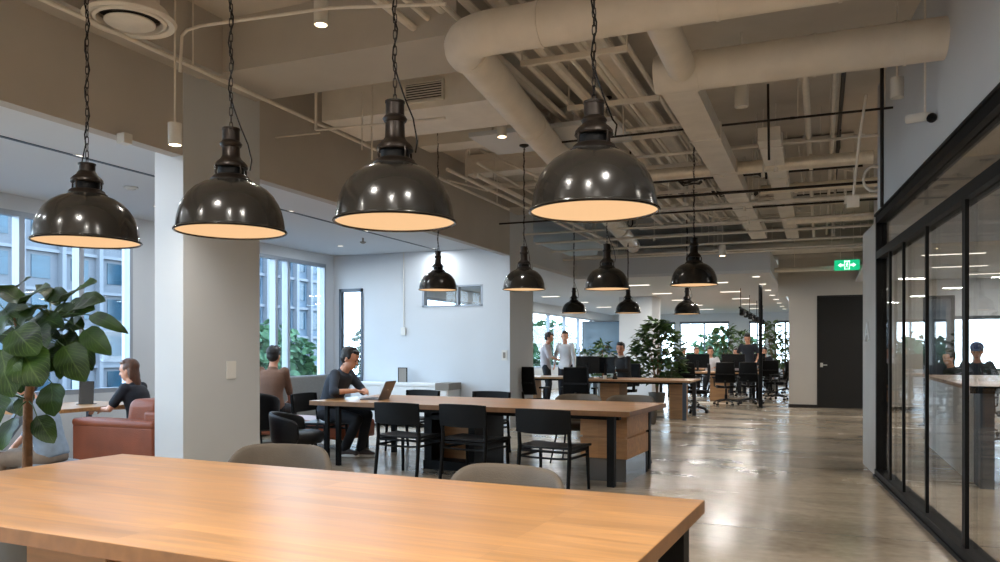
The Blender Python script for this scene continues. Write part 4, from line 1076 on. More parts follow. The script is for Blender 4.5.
def office_plant(loc, H_, Rr, n, label, seed, lsz=.17, pot=True, z0=0):
    t = thing('potted_tree', label, 'plant', (*loc, z0)); rnd = random.Random(seed); m, uvl = plant_mesh(); b_ = MB()
    for k in range(5):
        a = 2 * PI * k / 5 + rnd.random(); top = Vector((math.cos(a) * Rr * .5, math.sin(a) * Rr * .5, H_ * rnd.uniform(.8, 1.0)))
        b_.tube([(0, 0, .3 * min(1, H_)), (top.x * .3, top.y * .3, H_ * .5), top], [.016, .012, .005], 6)
    for k in range(n):
        z = H_ * (.30 + .70 * rnd.random() ** .9); f = (z / H_ - .30) / .7; rr = Rr * (math.sin(PI * (f * .75 + .2)) ** .8) * rnd.random() ** .45; a = rnd.uniform(0, 2 * PI)
        c = Vector((rr * math.cos(a), rr * math.sin(a), z)); out = Vector((math.cos(a + rnd.uniform(-.7, .7)), math.sin(a + rnd.uniform(-.7, .7)), rnd.uniform(-.9, .5))).normalized()
        L = lsz * rnd.uniform(.7, 1.25); leaf(m, c, c + out * L, L * .42, (rnd.uniform(-.5, .5), rnd.uniform(-.5, .5), 1), uvl, .15)
    m.build('foliage', M['leafmid'], t, ang=80); b_.build('trunk', M['bark'], t)
    s = min(1, H_ / 1.2)
    MB().lathe([(0, 0), (.15 * s, 0), (.2 * s, .36 * s), (.18 * s, .36 * s), (.17 * s, .33 * s), (0, .33 * s)], 20).build('plant_pot', M['pot'], t)
    return t
office_plant(D(657, 18.3), 2.02, .60, 620, 'bushy green office plant in front of the white pillar', 3, .24)
office_plant(D(724, 29.3), 2.25, .72, 300, 'tall plant in the distance left of the standing person', 4, .26)
office_plant(D(743, 30.2), 2.1, .42, 140, 'thinner tall plant right behind the standing person far away', 9, .26)
office_plant((-1.5, 28.6), 2.3, .46, 260, 'tall leafy plant beside the wall corner, right of the pole', 5, .24)
office_plant((-1.3, 31.6), 2.0, .4, 120, 'farthest plant, behind the tall one at the wall corner', 6, .24)
X = AY(587, 23.3); office_plant((X, 23.0), 1.4, .28, 90, 'small dark plant in front of the left half of the blue board', 7, .26)
X = AY(609, 23.3); office_plant((X - .1, 23.0), 1.6, .30, 110, 'small dark plant in front of the right half of the blue board', 8, .26)

# ================================================================== OUTSIDE
sbox('ground_outside', M['pavement'], -80, -8.9, -40, 90, -3.2, -3.0); sbox('ground_outside_far', M['pavement'], -80, 60, 35, 120, -3.2, -3.0)
M['facade'] = mat('pale_facade', (92, 96, 102), 0.7, var=0.08, scale=.5)
M['facade2'] = mat('grey_blue_facade', (78, 94, 108), 0.6, var=0.1, scale=.4)
M['outglass'] = mat('office_window_glass', (34, 64, 80), 0.15, var=0.25, scale=.8, metal=0.2)
M['outfin'] = mat('white_fin', (110, 114, 120), 0.7)
def building(x, y0, y1, h, depth, m, bays, floors, label, cols_skip=()):
    # facade faces +X at x
    t = thing('office_building', label, 'building', (x, y0, -3))
    MB().box(-depth, 0, 0, y1 - y0, 0, h).build('facade', M[m], t, smooth=False)
    bw = (y1 - y0) / bays; fh = h / floors
    fn = MB()
    for i in range(bays + 1): fn.box(0, .5, i * bw - .18, i * bw + .18, 0, h)
    for j in range(floors): fn.box(0, .25, 0, y1 - y0, j * fh - .12, j * fh + .12)
    fn.build('fins', M['outfin'], t, smooth=False)
    for i in range(bays):
        for j in range(floors):
            if (j * fh > 17): continue
            w_ = MB(); w_.box(0, .06, i * bw + bw * .28, i * bw + bw * .74, j * fh + fh * .28, j * fh + fh * .86); w_.build('window', M['outglass'], t, smooth=False)
    return t
building(-55, 20, 54, 42, 10, 'facade', 10, 14, 'pale office tower with white vertical fins outside the left windows')
building(-47, 56, 67, 14, 12, 'facade2', 5, 5, 'grey-blue building outside beyond the seated man in brown')
building(-62, 74, 92, 14, 12, 'facade', 5, 5, 'distant pale building outside, right of the grey-blue one')
def tree(loc, h, r, label, seed, n=1600):
    t = thing('street_tree', label, 'tree', (*loc, -3)); rnd = random.Random(seed); m, uvl = plant_mesh()
    for k in range(n):
        v = Vector((rnd.gauss(0, 1), rnd.gauss(0, 1), rnd.gauss(0, 1))).normalized() * rnd.random() ** .4
        c = Vector((v.x * r, v.y * r, h * .62 + v.z * h * .38)); o = Vector((rnd.uniform(-1, 1), rnd.uniform(-1, 1), rnd.uniform(-1, .4))).normalized()
        leaf(m, c, c + o * .42, .26, (rnd.uniform(-1, 1), rnd.uniform(-1, 1), 1), uvl)
    m.build('foliage', M['leafout'], t, ang=80)
    MB().tube([(0, 0, 0), (.1, 0, h * .4), (0, .1, h * .7)], [.22, .16, .08], 8).build('trunk', M['bark'], t)
    return t
tl = [((-17.5, 20.0), 5.3, 1.9, 'green tree outside the window behind the man in brown'), ((-19.5, 24.5), 5.4, 1.8, 'green tree outside, seen left of the glazed door'), ((-16, 28.5), 6.4, 1.9, 'green tree outside the glazed door'),
      ((-14.5, 32.6), 5.8, 1.9, 'green tree outside the windows behind the two standing people'), ((-15, 38), 6.2, 2.3, 'green tree outside between the two standing people'), ((-15, 44), 6.2, 2.3, 'green tree outside right of the standing people'),
      ((-11, 49), 5.2, 2.4, 'low tree outside the leftmost far end window'), ((-5, 48), 5.6, 2.6, 'low tree outside the wide far end window'), ((2, 49), 5.2, 2.4, 'low tree outside the right far end window'), ((9, 33), 5.6, 2.2, 'green tree outside the window of the glazed room'), ((14.5, 34), 5.6, 2.2, 'second green tree outside the window of the glazed room')]
for i, (l_, h, r_, lb) in enumerate(tl): tree(l_, h, r_, lb, 20 + i)
# ================================================================== SERVICES UNDER THE SLAB
DZ = 3.545
def q3(x, y, z=DZ): return Vector((x, y, z))
# round duct 1 : across, mitred end, branch going back
def round_duct(name, label, segs, r, seams=()):
    t = thing(name, label, 'duct')
    for k, (a, b) in enumerate(segs): MB().cyl(a, b, r if k == 0 else r * .98, n=28).build('duct_section', M['duct'], t, ang=60)
    for (c, ax) in seams:
        c = Vector(c); ax = Vector(ax); MB().cyl(c - ax * .012, c + ax * .012, r + .007, n=28).build('seam_band', M['duct'], t)
    return t
xL = -2.42
d1 = thing('round_air_duct', 'large round air duct crossing the top of the picture with a branch running back', 'duct')
el = MB(); el.tube([(-3.66, 16.4, DZ), (xL + .03, 5.25, DZ)], .145, 28); el.build('duct_section', M['duct'], d1, ang=60)
el = MB(); pts = []
for k in range(7):
    a = PI / 2 * k / 6; pts.append((xL + .30 - .30 * math.cos(a), 5.3 - .30 * math.sin(a), DZ))
el.tube(pts, .148, 28); el.build('elbow', M['duct'], d1, ang=60)
MB().cyl((xL + .28, 5.0, DZ), (.93, 5.0, DZ), .148, n=28).build('duct_section', M['duct'], d1, ang=60)
for x in (-1.75, -.6, .1): MB().cyl((x, 5, DZ), (x + .02, 5, DZ), .156, n=28).build('seam_band', M['duct'], d1)
for y in (7.2, 8.9, 10.6, 12.3, 14): MB().cyl((xL - .1105 * (y - 5.25) + .02, y, DZ), (xL - .1105 * (y - 5.23) + .02, y + .02, DZ), .153, n=28).build('seam_band', M['duct'], d1)
d2 = thing('round_air_duct', 'second large round air duct lower right of the first, above the glass wall', 'duct')
MB().cyl((-1.22, 6.3, DZ), (.83, 6.3, DZ), .148, n=28).build('duct_section', M['duct'], d2, ang=60)
MB().cyl((-1.0, 5.1, DZ + .04), (-1.0, 6.25, DZ), .11, n=24).build('duct_branch', M['duct'], d2)
for x in (-.9, -.05, .55): MB().cyl((x, 6.3, DZ), (x + .02, 6.3, DZ), .156, n=28).build('seam_band', M['duct'], d2)
t = thing('flat_air_duct', 'flat painted duct strip running back from the second round duct', 'duct'); MB().box(-1.2, -.92, 6.42, 15.5, 3.44, 3.60).build('duct_section', M['duct'], t, smooth=False)
for y in (8, 9.6, 11.2, 12.8): MB().box(-1.215, -.905, y, y + .04, 3.43, 3.61).build('flange', M['duct'], t, smooth=False)
t = thing('flat_air_duct', 'second flat duct strip running back toward the exit sign', 'duct'); MB().box(-.60, -.38, 8.5, 16.4, 3.5, 3.64).build('duct_section', M['duct'], t, smooth=False)
for y in (8.8, 10.4, 12, 13.6): MB().box(-.615, -.365, y, y + .04, 3.49, 3.65).build('flange', M['duct'], t, smooth=False)
# boxed unit with grille
t = thing('air_handling_unit', 'boxed ceiling air unit with a slotted grille behind the third big lamp', 'ceiling unit')
MB().box(-4.55, -2.75, 6.5, 7.3, 3.6, 3.9).build('casing', M['duct'], t, bevel=.004, smooth=False)
g = MB(); x0, x1 = AY(407, 6.5), AY(443, 6.5)
MB().box(x0, x1, 6.485, 6.5, 3.67, 3.83).build('grille_recess', M['ventdark'], t, smooth=False)
for k in range(7): g.box(x0, x1, 6.47, 6.49, 3.675 + k * .023, 3.682 + k * .023)
g.box(x0 - .015, x0, 6.465, 6.5, 3.655, 3.845); g.box(x1, x1 + .015, 6.465, 6.5, 3.655, 3.845); g.box(x0, x1, 6.465, 6.5, 3.83, 3.845); g.box(x0, x1, 6.465, 6.5, 3.655, 3.67)
g.build('grille', M['pipe'], t, smooth=False)
for x in (-4.3, -3.0): MB().cyl((x, 6.9, 3.9), (x, 6.9, SLAB), .012, n=8).build('hanger', M['pipe'], t)
t = thing('hung_panel', 'pale flat ceiling panel hung behind the air unit', 'panel'); MB().box(-3.6, -1.95, 7.9, 8.75, 3.70, 3.75).build('panel', M['ceil'], t, smooth=False)
for x in (-3.4, -2.8): MB().cyl((x, 8.3, 3.78), (x, 8.3, SLAB), .01, n=8).build('hanger', M['pipe'], t)
# round ceiling diffuser
x, y = D(130, 5.45)
t = thing('round_ceiling_vent', 'round white ceiling air diffuser at the top left', 'air vent', (x, y, 3.62))
MB().lathe([(.30, .03), (.305, .02), (.29, .0), (.25, .012), (.25, .03)], 40).build('outer_ring', M['duct'], t)
MB().lathe([(.25, .045), (.235, .012), (.215, .004), (.205, .045)], 40).build('middle_ring', M['duct'], t)
MB().lathe([(0, -.012), (.15, -.012), (.165, -.002), (.165, .006), (0, .01)], 36).build('centre_disc', M['pipe'], t)
MB().lathe([(.29, .03), (.24, .10), (.19, .14), (.19, SLAB - 3.62)], 36).build('neck', M['duct'], t)
MB().lathe([(0, .09), (.24, .09)], 30).build('dark_throat', M['ventdark'], t)
# pipe bundle running back
xs = [-2.86, -2.74, -2.62, -2.48, -2.36, -2.22, -2.10, -1.98, -1.86, -1.74, -1.62, -1.5]
for i, x in enumerate(xs):
    r_ = (.032, .022, .04, .02, .034, .026, .045, .02, .034, .02, .03, .024)[i]
    o = MB().tube([(x, -1.0, 3.80 + (i % 3) * .05), (x, 15.4, 3.80 + (i % 3) * .05)], r_, 8).build('service_pipe', M['pipe']); tag(o, 'painted pipe in the parallel bundle running back under the slab', 'pipe', 'parallel pipes in the bundle')
t = MB(); [t.box(-1.84 + k * .0, -1.62, -1, 15, 3.925, 3.935) for k in range(1)]
tag(t.build('cable_tray', M['duct'], smooth=False), 'flat cable tray lying above the parallel pipe bundle', 'cable tray')
for i, y in enumerate((6.1, 7.4, 8.7, 10.2, 11.9, 13.6)):
    t = thing('pipe_bracket', 'crosswise bracket carrying the parallel pipe bundle', 'bracket', (0, 0, 0), 0, 'brackets under the pipe bundle')
    MB().box(-2.3, -1.4, y - .02, y + .02, 3.70, 3.745).build('channel', M['duct'], t, smooth=False)
    for x in (-2.29, -1.41): MB().cyl((x, y, 3.74), (x, y, SLAB), .008, n=6).build('rod', M['pipe'], t)
# crosswise pipes
def xpipe(y, z, r, x0, x1, m, label, group=None, hang=(), flange=()):
    t = thing('service_pipe_run', label, 'pipe', group=group)
    MB().tube([(x0, y, z), (x1, y, z)], r, 10).build('pipe_run', M[m], t)
    for x in hang: MB().cyl((x, y, z), (x, y, SLAB), .007, n=6).build('hanger', M['pipe'], t)
    for x in flange: MB().cyl((x - .02, y, z), (x + .02, y, z), r * 1.25, n=12).build('coupling', M[m], t)
    return t
GP = 'thin pipes crossing the exposed ceiling'
xpipe(8.05, 3.58, .011, -2.9, .62, 'darkrod', 'thin dark rod crossing the ceiling right behind the second round duct', hang=(-1.9, -.2, .55), flange=(-1.5, -.25))
xpipe(9.1, 3.6, .016, -2.2, .56, 'pipe', 'thin pale pipe crossing just in front of the fat insulated pipe', hang=(-1.3, .1), flange=(-1, 0))
xpipe(9.75, 3.52, .075, -2.05, .55, 'shinypipe', 'fat insulated pipe crossing the exposed ceiling', hang=(-1.5, -.7, 0), flange=(-1.1, -.1))
xpipe(10.7, 3.42, .018, -2.9, .8, 'darkrod', 'thin dark pipe crossing just behind the fat insulated pipe', hang=(-1.9, -.4))
xpipe(11.2, 3.52, .06, -.75, .8, 'shinypipe', 'shorter insulated pipe right of the flat duct strips', hang=(-.2, .4), flange=(-.3,))
xpipe(11.6, 3.42, .028, -3.0, .8, 'pipe', 'pale pipe crossing the ceiling beyond the shorter insulated pipe', hang=(-2.6, -.8, .3), flange=(-1, .1))
for y, z, r_ in ((12.1, 3.45, .014), (13.2, 3.42, .018), (13.9, 3.35, .022), (14.8, 3.3, .02), (15.6, 3.22, .022), (16.2, 3.34, .02)):
    xpipe(y, z, r_, -5.0, .85, 'pipe' if r_ > .015 else 'darkrod', 'thin pipe crossing the far part of the exposed ceiling', GP, hang=(-3.8, -1.9, .2), flange=(-2.8, -.5))
xpipe(13.4, 3.42, .06, -.5, 1.2, 'shinypipe', 'silver-jacketed pipe high above the exit sign', hang=(0, .7))
xpipe(18.6, 3.62, .14, -5.0, 1.6, 'duct', 'wide pale pipe in front of the far fascia', hang=(-3, -1, .8))
xpipe(17.6, 3.04, .05, -.9, 1.2, 'pipe', 'pipe crossing just behind the exit sign', hang=(-.5, .9))
# pipes running back
def ypipe(x, z, r, y0, y1, m, label, group=None):
    t = thing('service_pipe_run', label, 'pipe', group=group); MB().tube([(x, y0, z), (x, y1, z)], r, 10).build('pipe_run', M[m], t)
    for y in (y0 + .6, (y0 + y1) / 2, y1 - .5): MB().cyl((x, y, z), (x, y, min(SLAB, z + .8)), .007, n=6).build('hanger', M['pipe'], t)
    return t
ypipe(-4.66, 3.62, .018, -2, 11.8, 'pipe', 'long pale pipe running back beside the left bulkhead')
ypipe(-.12, 3.7, .03, 7, 17.8, 'pipe', 'pipe running back right of the flat duct strips', 'pipes running back on the right'); ypipe(.12, 3.78, .022, 7, 17.8, 'pipe', 'pipe running back right of the flat duct strips', 'pipes running back on the right')
ypipe(-4.0, 3.55, .03, 9, 16.3, 'pipe', 'pipe running back left of the round duct branch', 'pipes running back on the left'); ypipe(-4.3, 3.6, .022, 8.8, 16.3, 'pipe', 'pipe running back left of the round duct branch', 'pipes running back on the left')
# looped conduits
def conduit(pts, r, label, m='pipe'):
    return tag(MB().tube(pts, r, 8).build('conduit', M[m]), label, 'conduit')
def P3(px, py, Y):
    u = (px - CX) / FPX; d = Y / (SN * u + CS); return ((CS * u - SN) * d, Y, ZZ(py, d))
conduit([P3(446, 4, 4.6), P3(330, 8, 4.6), P3(200, 26, 4.6), P3(187, 30, 4.6), P3(182, 36, 4.6), P3(180, 72, 4.6)], .012, 'conduit along the beam at the top left that bends down')
conduit([P3(478, 58, 6.3), P3(330, 80, 6.3), P3(320, 83, 6.3), P3(316, 89, 6.3), P3(316, 130, 6.3)], .014, 'conduit with a rounded corner below the beam, left of the third lamp')
conduit([P3(316, 130, 6.35), P3(385, 124, 6.35), P3(445, 118, 6.35)], .012, 'horizontal conduit under the boxed air unit')
conduit([P3(262, 139, 6.3), P3(320, 133, 6.3)], .008, 'short thin conduit right of the near column')
conduit([P3(372, 80, 6.4), P3(372, 160, 6.4)], .009, 'vertical drop conduit behind the third big lamp')
conduit([P3(362, 92, 6.4), P3(362, 150, 6.4)], .007, 'thin vertical rod left of the drop conduit')
conduit([P3(440, 190, 11.5), P3(540, 183, 11.5), P3(690, 168, 11.5)], .045, 'pale pipe passing behind the biggest lamp')
conduit([P3(470, 148, 9.5), P3(478, 145, 9.5), P3(545, 140, 9.5)], .016, 'conduit left of the biggest lamp with a bent end')
conduit([P3(470, 148, 9.5), P3(466, 152, 9.5), P3(466, 182, 9.5)], .016, 'vertical conduit down from the bent one left of the biggest lamp')
conduit([P3(480, 150, 9.6), P3(540, 178, 9.6)], .016, 'diagonal conduit left of the biggest lamp')
conduit([P3(882, 66, 7.95), P3(882, 207, 7.95)], .016, 'tall dark vertical rod beside the glass wall corner', 'darkrod')
conduit([P3(768, 84, 8.3), P3(769, 160, 8.3)], .012, 'dark vertical rod hanging right of the flat duct strip', 'darkrod')
conduit([P3(866, 95, 7.4), P3(860, 135, 7.4), P3(853, 198, 7.4)], .011, 'slanting white flexible conduit near the glass wall')
# cable coil
t = tag(MB().build('x', None) if False else (lambda m_: m_.build('cable_coil', M['pipe']))(MB().tube([(.10 * math.cos(a) + .0, .012 * k / 10, .13 * math.sin(a)) for k in range(60) for a in [2 * PI * k / 20]], .012, 6)), 'coiled white cable hanging near the glass wall corner', 'cable coil')
t.location = P3(874, 178, 9.2)
# junction boxes
for px, py, Y, s, lb in ((853, 202, 7.4, .05, 'small white junction box below the slanting conduit'), (488, 120, 8.0, .07, 'small junction box left of the round duct')):
    g = MB().box(-s, s, -s * .6, s * .6, -s, s).build('junction_box', M['duct'], bevel=.004, smooth=False); tag(g, lb, 'junction box'); g.location = P3(px, py, Y)
# hanging sprinklers & clutter rods
rs_ = random.Random(11)
for i in range(22):
    x, y = rs_.uniform(-3.8, .4), rs_.uniform(8.8, 15.5); zb = rs_.uniform(3.3, 3.6)
    g = MB(); g.cyl((0, 0, 0), (0, 0, SLAB - zb), .009, n=6); g.cyl((0, 0, -.02), (0, 0, .03), .022, n=8)
    o = tag(g.build('sprinkler_drop', M['pipe']), 'thin sprinkler drop pipe among the ceiling services', 'sprinkler', 'sprinkler drops under the exposed ceiling'); o.location = (x, y, zb)
for i in range(9):
    x = -5.0 + i * .6; y = rs_.uniform(9.5, 15.5)
    pts = [(x, y, 4.1), (x, y, 3.8), (x + .3, y + .2, 3.72), (x + rs_.uniform(.4, 1.2), y + rs_.uniform(-.3, .8), 3.7)]
    tag(MB().tube(pts, .014, 6).build('flexible_conduit', M['pipe']), 'bent flexible conduit among the ceiling services', 'conduit', 'bent conduits under the slab')
for i in range(16):
    x = rs_.uniform(-4.2, .3); y0 = rs_.uniform(7.2, 11); L_ = rs_.uniform(1.5, 5); z = rs_.uniform(3.62, 4.0)
    o = tag(MB().tube([(x, y0, z), (x, y0 + L_, z), (x + .02, y0 + L_ + .06, z + .06), (x + .02, y0 + L_ + .08, SLAB - .01)], rs_.choice((.01, .014, .02)), 6).build('small_conduit', M['pipe' if i % 4 else 'darkrod']), 'small conduit running back among the ceiling services', 'conduit', 'small conduits running back under the slab')
for i in range(14):
    y = rs_.uniform(7.4, 16); x0 = rs_.uniform(-4.4, -1); L_ = rs_.uniform(1.2, 4); z = rs_.uniform(3.6, 4.0); x1 = min(.5, x0 + L_)
    o = tag(MB().tube([(x0, y, SLAB - .01), (x0, y, z + .06), (x0 + .06, y, z), (x1, y, z)], rs_.choice((.009, .012, .016)), 6).build('small_conduit', M['pipe' if i % 3 else 'darkrod']), 'small conduit crossing among the ceiling services', 'conduit', 'small conduits crossing under the slab')
for i in range(5):
    x, y = rs_.uniform(-1.9, -.2), rs_.uniform(9.5, 13); g = MB()
    for k in range(7):
        a = rs_.uniform(-.3, .3); g.tube([(x - .25, y + k * .02, 3.85), (x - .1, y + a * .3, 3.70 + .04 * k % .1), (x + .1, y + a, 3.74), (x + .3, y + .02 * k, 3.86)], .009, 5)
    tag(g.build('cable_bundle', M['darkrod']), 'dark slack cable bundle above the duct strips', 'cables', 'slack cable bundles under the slab')
for i, (y, x0, x1) in enumerate(((8.6, -4.6, -2.7), (10.2, -4.7, -2.8), (14.4, -4.7, -1.4), (11.0, -.7, .4))):
    tag(MB().box(x0, x1, y, y + .32, 3.86, SLAB - .02).build('flat_air_duct', M['duct'], bevel=.004, smooth=False), 'short boxy duct piece tight under the slab', 'duct', 'short boxy ducts under the slab')
# ---- cylinder spotlights
def spotcyl(px, py, Y, D_, label, on=True, h=.16, top=None):
    x, y, z = P3(px, py, Y)
    t = thing('cylinder_downlight', label, 'ceiling light', (x, y, z), 0)
    MB().lathe([(D_ / 2 - .008, .0), (D_ / 2, .0), (D_ / 2, h), (0, h)], 24).build('housing', M['white'], t)
    MB().lathe([(0, .02), (D_ / 2 - .008, .02), (D_ / 2 - .008, .0)], 24).build('lens', M['diffuse_light' if on else 'white'], t)
    MB().cyl((0, 0, h), (0, 0, (top or SLAB) - z), .008, n=8).build('stem', M['pipe'], t)
    if on: light('downlight', 'SPOT', (0, 0, -.01), 70, (1, .93, .84), .04, (0, 0, 0), 130, parent=t, blend=.8)
spotcyl(321, 25, 4.65, .10, 'white cylinder downlight at the top between the second and third big lamps', h=.2)
spotcyl(175, 145, 4.5, .10, 'white cylinder downlight in front of the left bulkhead beside the near column')
spotcyl(502, 137, 7.4, .10, 'white cylinder downlight below the pale ceiling panel')
spotcyl(741.5, 107, 7.2, .12, 'white cylinder lamp left of the dark rod, under the second round duct', on=False, h=.22)
spotcyl(897, 98, 7.0, .10, 'white cylinder lamp by the upper white wall', on=False)
spotcyl(722.5, 256, 15.2, .12, 'white cylinder downlight just right of the rightmost middle lamp', h=.2)
# small items of the bay ceiling
for px, py, lb in ((80, 145, 'small grey detector box on the bulkhead edge above the first lamp'),):
    o = tag(MB().box(-.04, .04, -.04, .04, -.04, .04).build('detector_box', M['white'], bevel=.005, smooth=False), lb, 'detector'); o.location = P3(px, py, 4.45); o.location.x = XB + .05
for px, py, lb in ((131, 187, 'round smoke detector on the lounge ceiling between the first two lamps'), (207, 262, None)):
    if lb is None: continue
    d = (3.13 - CAM_H) * FPX / (CY - py); x, y = D(px, d); t = thing('smoke_detector', lb, 'smoke detector', (x, y, 3.13))
    MB().lathe([(0, -.035), (.04, -.035), (.05, -.02), (.075, -.015), (.075, 0), (0, 0)], 20).build('body', M['white'], t)
d = 1.78 * FPX / (CY - 238); x, y = D(363, d); t = thing('pendant_sensor', 'small round sensor hanging from the lounge ceiling beyond the third lamp', 'sensor', (x, y, 3.13))
MB().lathe([(0, -.09), (.02, -.09), (.05, -.07), (.05, -.06), (.015, -.055), (.015, 0), (0, 0)], 16).build('body', M['greypanel'], t)
# wall plates, conduit
X = XB + .004; t = thing('wall_plate', 'beige blank wall plate on the near column', 'wall plate', (X, AY and 5.93, 1.17)); 
t.location.y = (lambda u: X / (CS * u - SN) * (SN * u + CS))((231 - CX) / FPX)
MB().box(0, .008, -.06, .06, -.08, .08).build('plate', M['offwhite'], t, bevel=.002, smooth=False)
X = XB + .24; t = thing('light_switch', 'white light switch on the second column', 'switch', (AY(504.5, 12.57), 12.57, 1.26)); MB().box(-.05, .05, -.012, 0, -.09, .09).build('plate', M['white'], t, bevel=.002, smooth=False); MB().box(-.022, .022, -.018, -.012, -.05, .05).build('rocker', M['greypanel'], t, smooth=False)
x = AY(404, YB); t = thing('wall_conduit', 'thin conduit down the lounge back wall ending in a small socket box', 'conduit', (x, YB, 0)); MB().cyl((0, -.015, 1.75), (0, -.015, 3.13), .011, n=8).build('pipe_run', M['white'], t); MB().box(-.045, .045, -.04, 0, 1.62, 1.76).build('socket_box', M['white'], t, bevel=.004, smooth=False)
# ---- exit sign
Y = 17.3; x, y, z = P3(847, 265, Y)
t = thing('exit_sign', 'green illuminated emergency exit sign hanging before the black door', 'exit sign', (x, Y, z))
MB().box(-.235, .235, 0, .03, -.105, .105).build('panel', M['exitgreen'], t, smooth=False)
g = MB()
for s in (-1, 1):
    g.box(*sorted((s * .06, s * .11)), -.004, 0, -.02, .02); v = [g.bm.verts.new(q) for q in ((s * .11, -.003, .045), (s * .17, -.003, 0), (s * .11, -.003, -.045))]; g.bm.faces.new(v)
g.build('arrows', M['exitwhite'], t, smooth=False)
g = MB(); g.box(-.05, .05, -.004, 0, .062, .085); g.box(-.05, .05, -.004, 0, -.085, -.075); g.box(-.05, -.038, -.004, 0, -.085, .085); g.box(.038, .05, -.004, 0, -.085, .085)
g.sph((.005, -.004, .042), (.013, .002, .013), 10); g.bar((0, -.004, .028), (-.006, -.004, -.012), .018, .004, (0, 1, 0)); g.bar((-.004, -.004, -.01), (.02, -.004, -.05), .010, .004, (0, 1, 0)); g.bar((-.006, -.004, -.01), (-.026, -.004, -.045), .010, .004, (0, 1, 0)); g.bar((0, -.004, .022), (.024, -.004, .005), .008, .004, (0, 1, 0)); g.bar((0, -.004, .022), (-.024, -.004, .012), .008, .004, (0, 1, 0))
g.build('running_figure', M['exitwhite'], t, smooth=False)
for s in (-.12, .12): MB().cyl((s, .015, .10), (s, .015, SLAB - z), .008, n=6).build('hanger', M['pipe'], t)
# ---- sign A on the end wall
s_ = -0.62
t = thing('room_sign', 'white letter A sign on the wall end beside the glass wall', 'sign'); t.location = (GA.x + math.cos(GANG) * s_, GA.y + math.sin(GANG) * s_, 1.56); t.rotation_euler = (0, 0, GANG)
g = MB(); g.bar((-.13, -.018, -.10), (0, -.018, .10), .045, .012, (0, 1, 0)); g.bar((.13, -.018, -.10), (0, -.018, .10), .045, .012, (0, 1, 0)); g.bar((-.08, -.018, -.03), (.08, -.018, -.03), .022, .012, (0, 1, 0))
g.build('letter', M['offwhite'], t, smooth=False)
# ---- camera on rod
x, y, z = P3(922, 117, 6.55)
t = thing('security_camera', 'white bullet security camera on a rod by the upper white wall', 'security camera', (x, y, z), R(-15))
MB().tube([(-.11, 0, .0), (-.10, 0, .0), (.03, 0, .0)], [.028, .034, .034], 16).build('housing', M['white'], t)
MB().sph((.065, -.01, -.02), .036, 16).build('lens_dome', M['black'], t); MB().tube([(.03, 0, 0), (.05, 0, -.0), (.065, 0, -.01)], [.03, .03, .03], 12).build('bracket', M['white'], t)
MB().cyl((.02, 0, .03), (.02, 0, SLAB - z), .008, n=8).build('rod', M['pipe'], t)
# ---- ceiling lights, low ceiling area
def panel(x, y, z, sx, sy, label, group, power, on=True):
    t = thing('linear_light', label, 'ceiling light', (x, y, z), 0, group)
    MB().box(-sx / 2 - .02, sx / 2 + .02, -sy / 2 - .02, sy / 2 + .02, -.012, 0).build('frame', M['white'], t, smooth=False)
    MB().box(-sx / 2, sx / 2, -sy / 2, sy / 2, -.016, -.012).build('diffuser', M['panel_light'], t, smooth=False)
    if power: light('panel_glow', 'AREA', (0, 0, -.03), power, (1, .94, .86), sx, (0, 0, 0), sy=sy, parent=t)
GLt = 'flat lights in the low ceiling of the far work area'
for yy in (18.5, 21.5, 24.5, 27.5, 30.5):
    for xx in (-7.2, -4.0, -2.2): panel(xx, yy, LC, .5, .16, 'flat light in the low ceiling of the far work area', GLt, 26)
for k in range(8): panel(-1.25, 17.3 + k * 2.0, LC, .14, .14, 'small square downlight in the row along the low ceiling edge', 'row of small downlights along the low ceiling edge', 2)
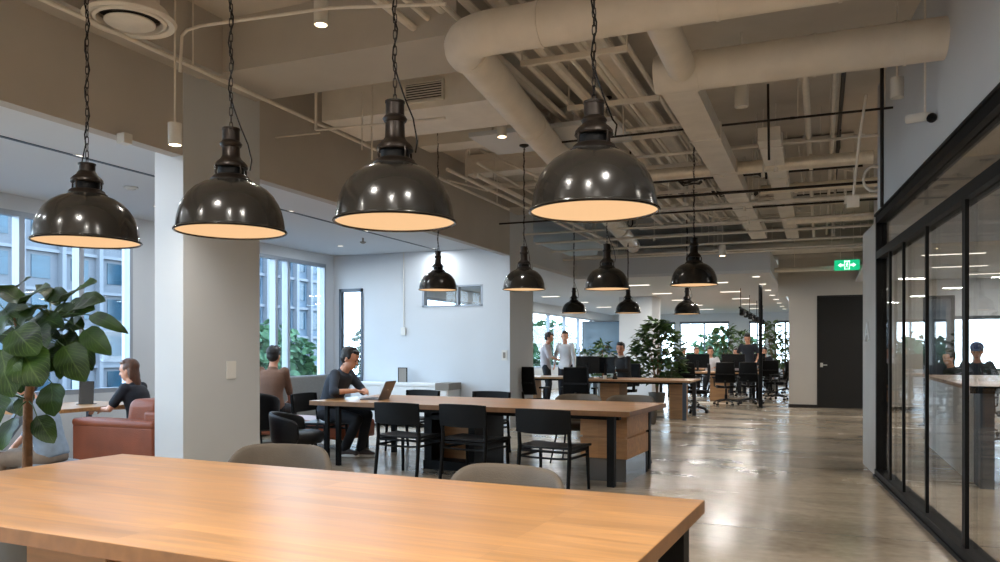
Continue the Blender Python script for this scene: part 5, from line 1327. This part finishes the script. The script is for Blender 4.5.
# track with black heads
t = thing('spotlight_track', 'black spotlight track with a row of heads under the far low ceiling', 'track light', (-1.85, 20.2, LC))
MB().box(-.02, .02, 0, 9, -.52, -.48).build('track', M['black'], t, smooth=False)
for k in range(4): MB().cyl((0, .3 + k * 2.7, -.48), (0, .3 + k * 2.7, 0), .01, n=6).build('rod', M['black'], t)
for k in range(7): MB().cyl((0, .6 + k * 1.3, -.52), (0, .55 + k * 1.3, -.66), .055, n=12).build('spot_head', M['black'], t)
# glazed room lights
for k, (xx, yy) in enumerate(((2.0, 14.6), (3.6, 14.6), (2.4, 16.8), (4.4, 16.8), (5.6, 14.6), (3.2, 18.6))): panel(xx, yy, 2.92, .9, .1, 'slim linear light in the ceiling of the glazed room', 'linear lights in the glazed room', 18)
# fill lights added behind the camera to brighten the exposed area, hung from the slab
for k, (xx, yy) in enumerate(((-3.9, -2.2), (-2.0, -2.2), (-.3, -2.2), (-3.9, -.2), (-.6, .4), (-2.2, 1.0), (.3, 1.6), (.6, -.8))):
    t = thing('cylinder_downlight', 'added white cylinder fill light behind the viewpoint', 'ceiling light', (xx, yy, 3.5), 0, 'added cylinder fill lights behind the viewpoint')
    MB().lathe([(.05, 0), (.058, 0), (.058, .18), (0, .18)], 20).build('housing', M['white'], t); MB().lathe([(0, .02), (.05, .02), (.05, 0)], 20).build('lens', M['diffuse_light'], t); MB().cyl((0, 0, .18), (0, 0, SLAB - 3.5), .008, n=8).build('stem', M['pipe'], t)
    light('downlight', 'SPOT', (0, 0, -.01), 210, (1, .95, .88), .05, (0, 0, 0), 160, parent=t, blend=.8)
for (xx, yy) in ((3.2, 4.0), (3.2, 8.0)): panel(xx, yy, 3.7, 1.1, .12, 'slim linear light hung in the front of the glazed room', 'linear lights in the front glazed room', 90)
# remove nothing, finish

for xx in (-7.6, -6.3, -5.4):
    for yy in (1.5, 4.3, 7.4, 9.2, 11.4):
        if xx == -6.3: yy += .9
        t = thing('recessed_downlight', 'small recessed downlight in the lounge ceiling', 'ceiling light', (xx, yy, 3.13), 0, 'recessed downlights in the lounge ceiling')
        MB().lathe([(.045, -.004), (.06, -.006), (.065, 0), (.045, 0)], 20).build('trim_ring', M['white'], t)
        MB().lathe([(0, -.003), (.045, -.003)], 20).build('lens', M['panel_light'], t)
        light('downlight', 'AREA', (0, 0, -.012), 11, (.90, .95, 1.0), .09, (0, 0, 0), parent=t)
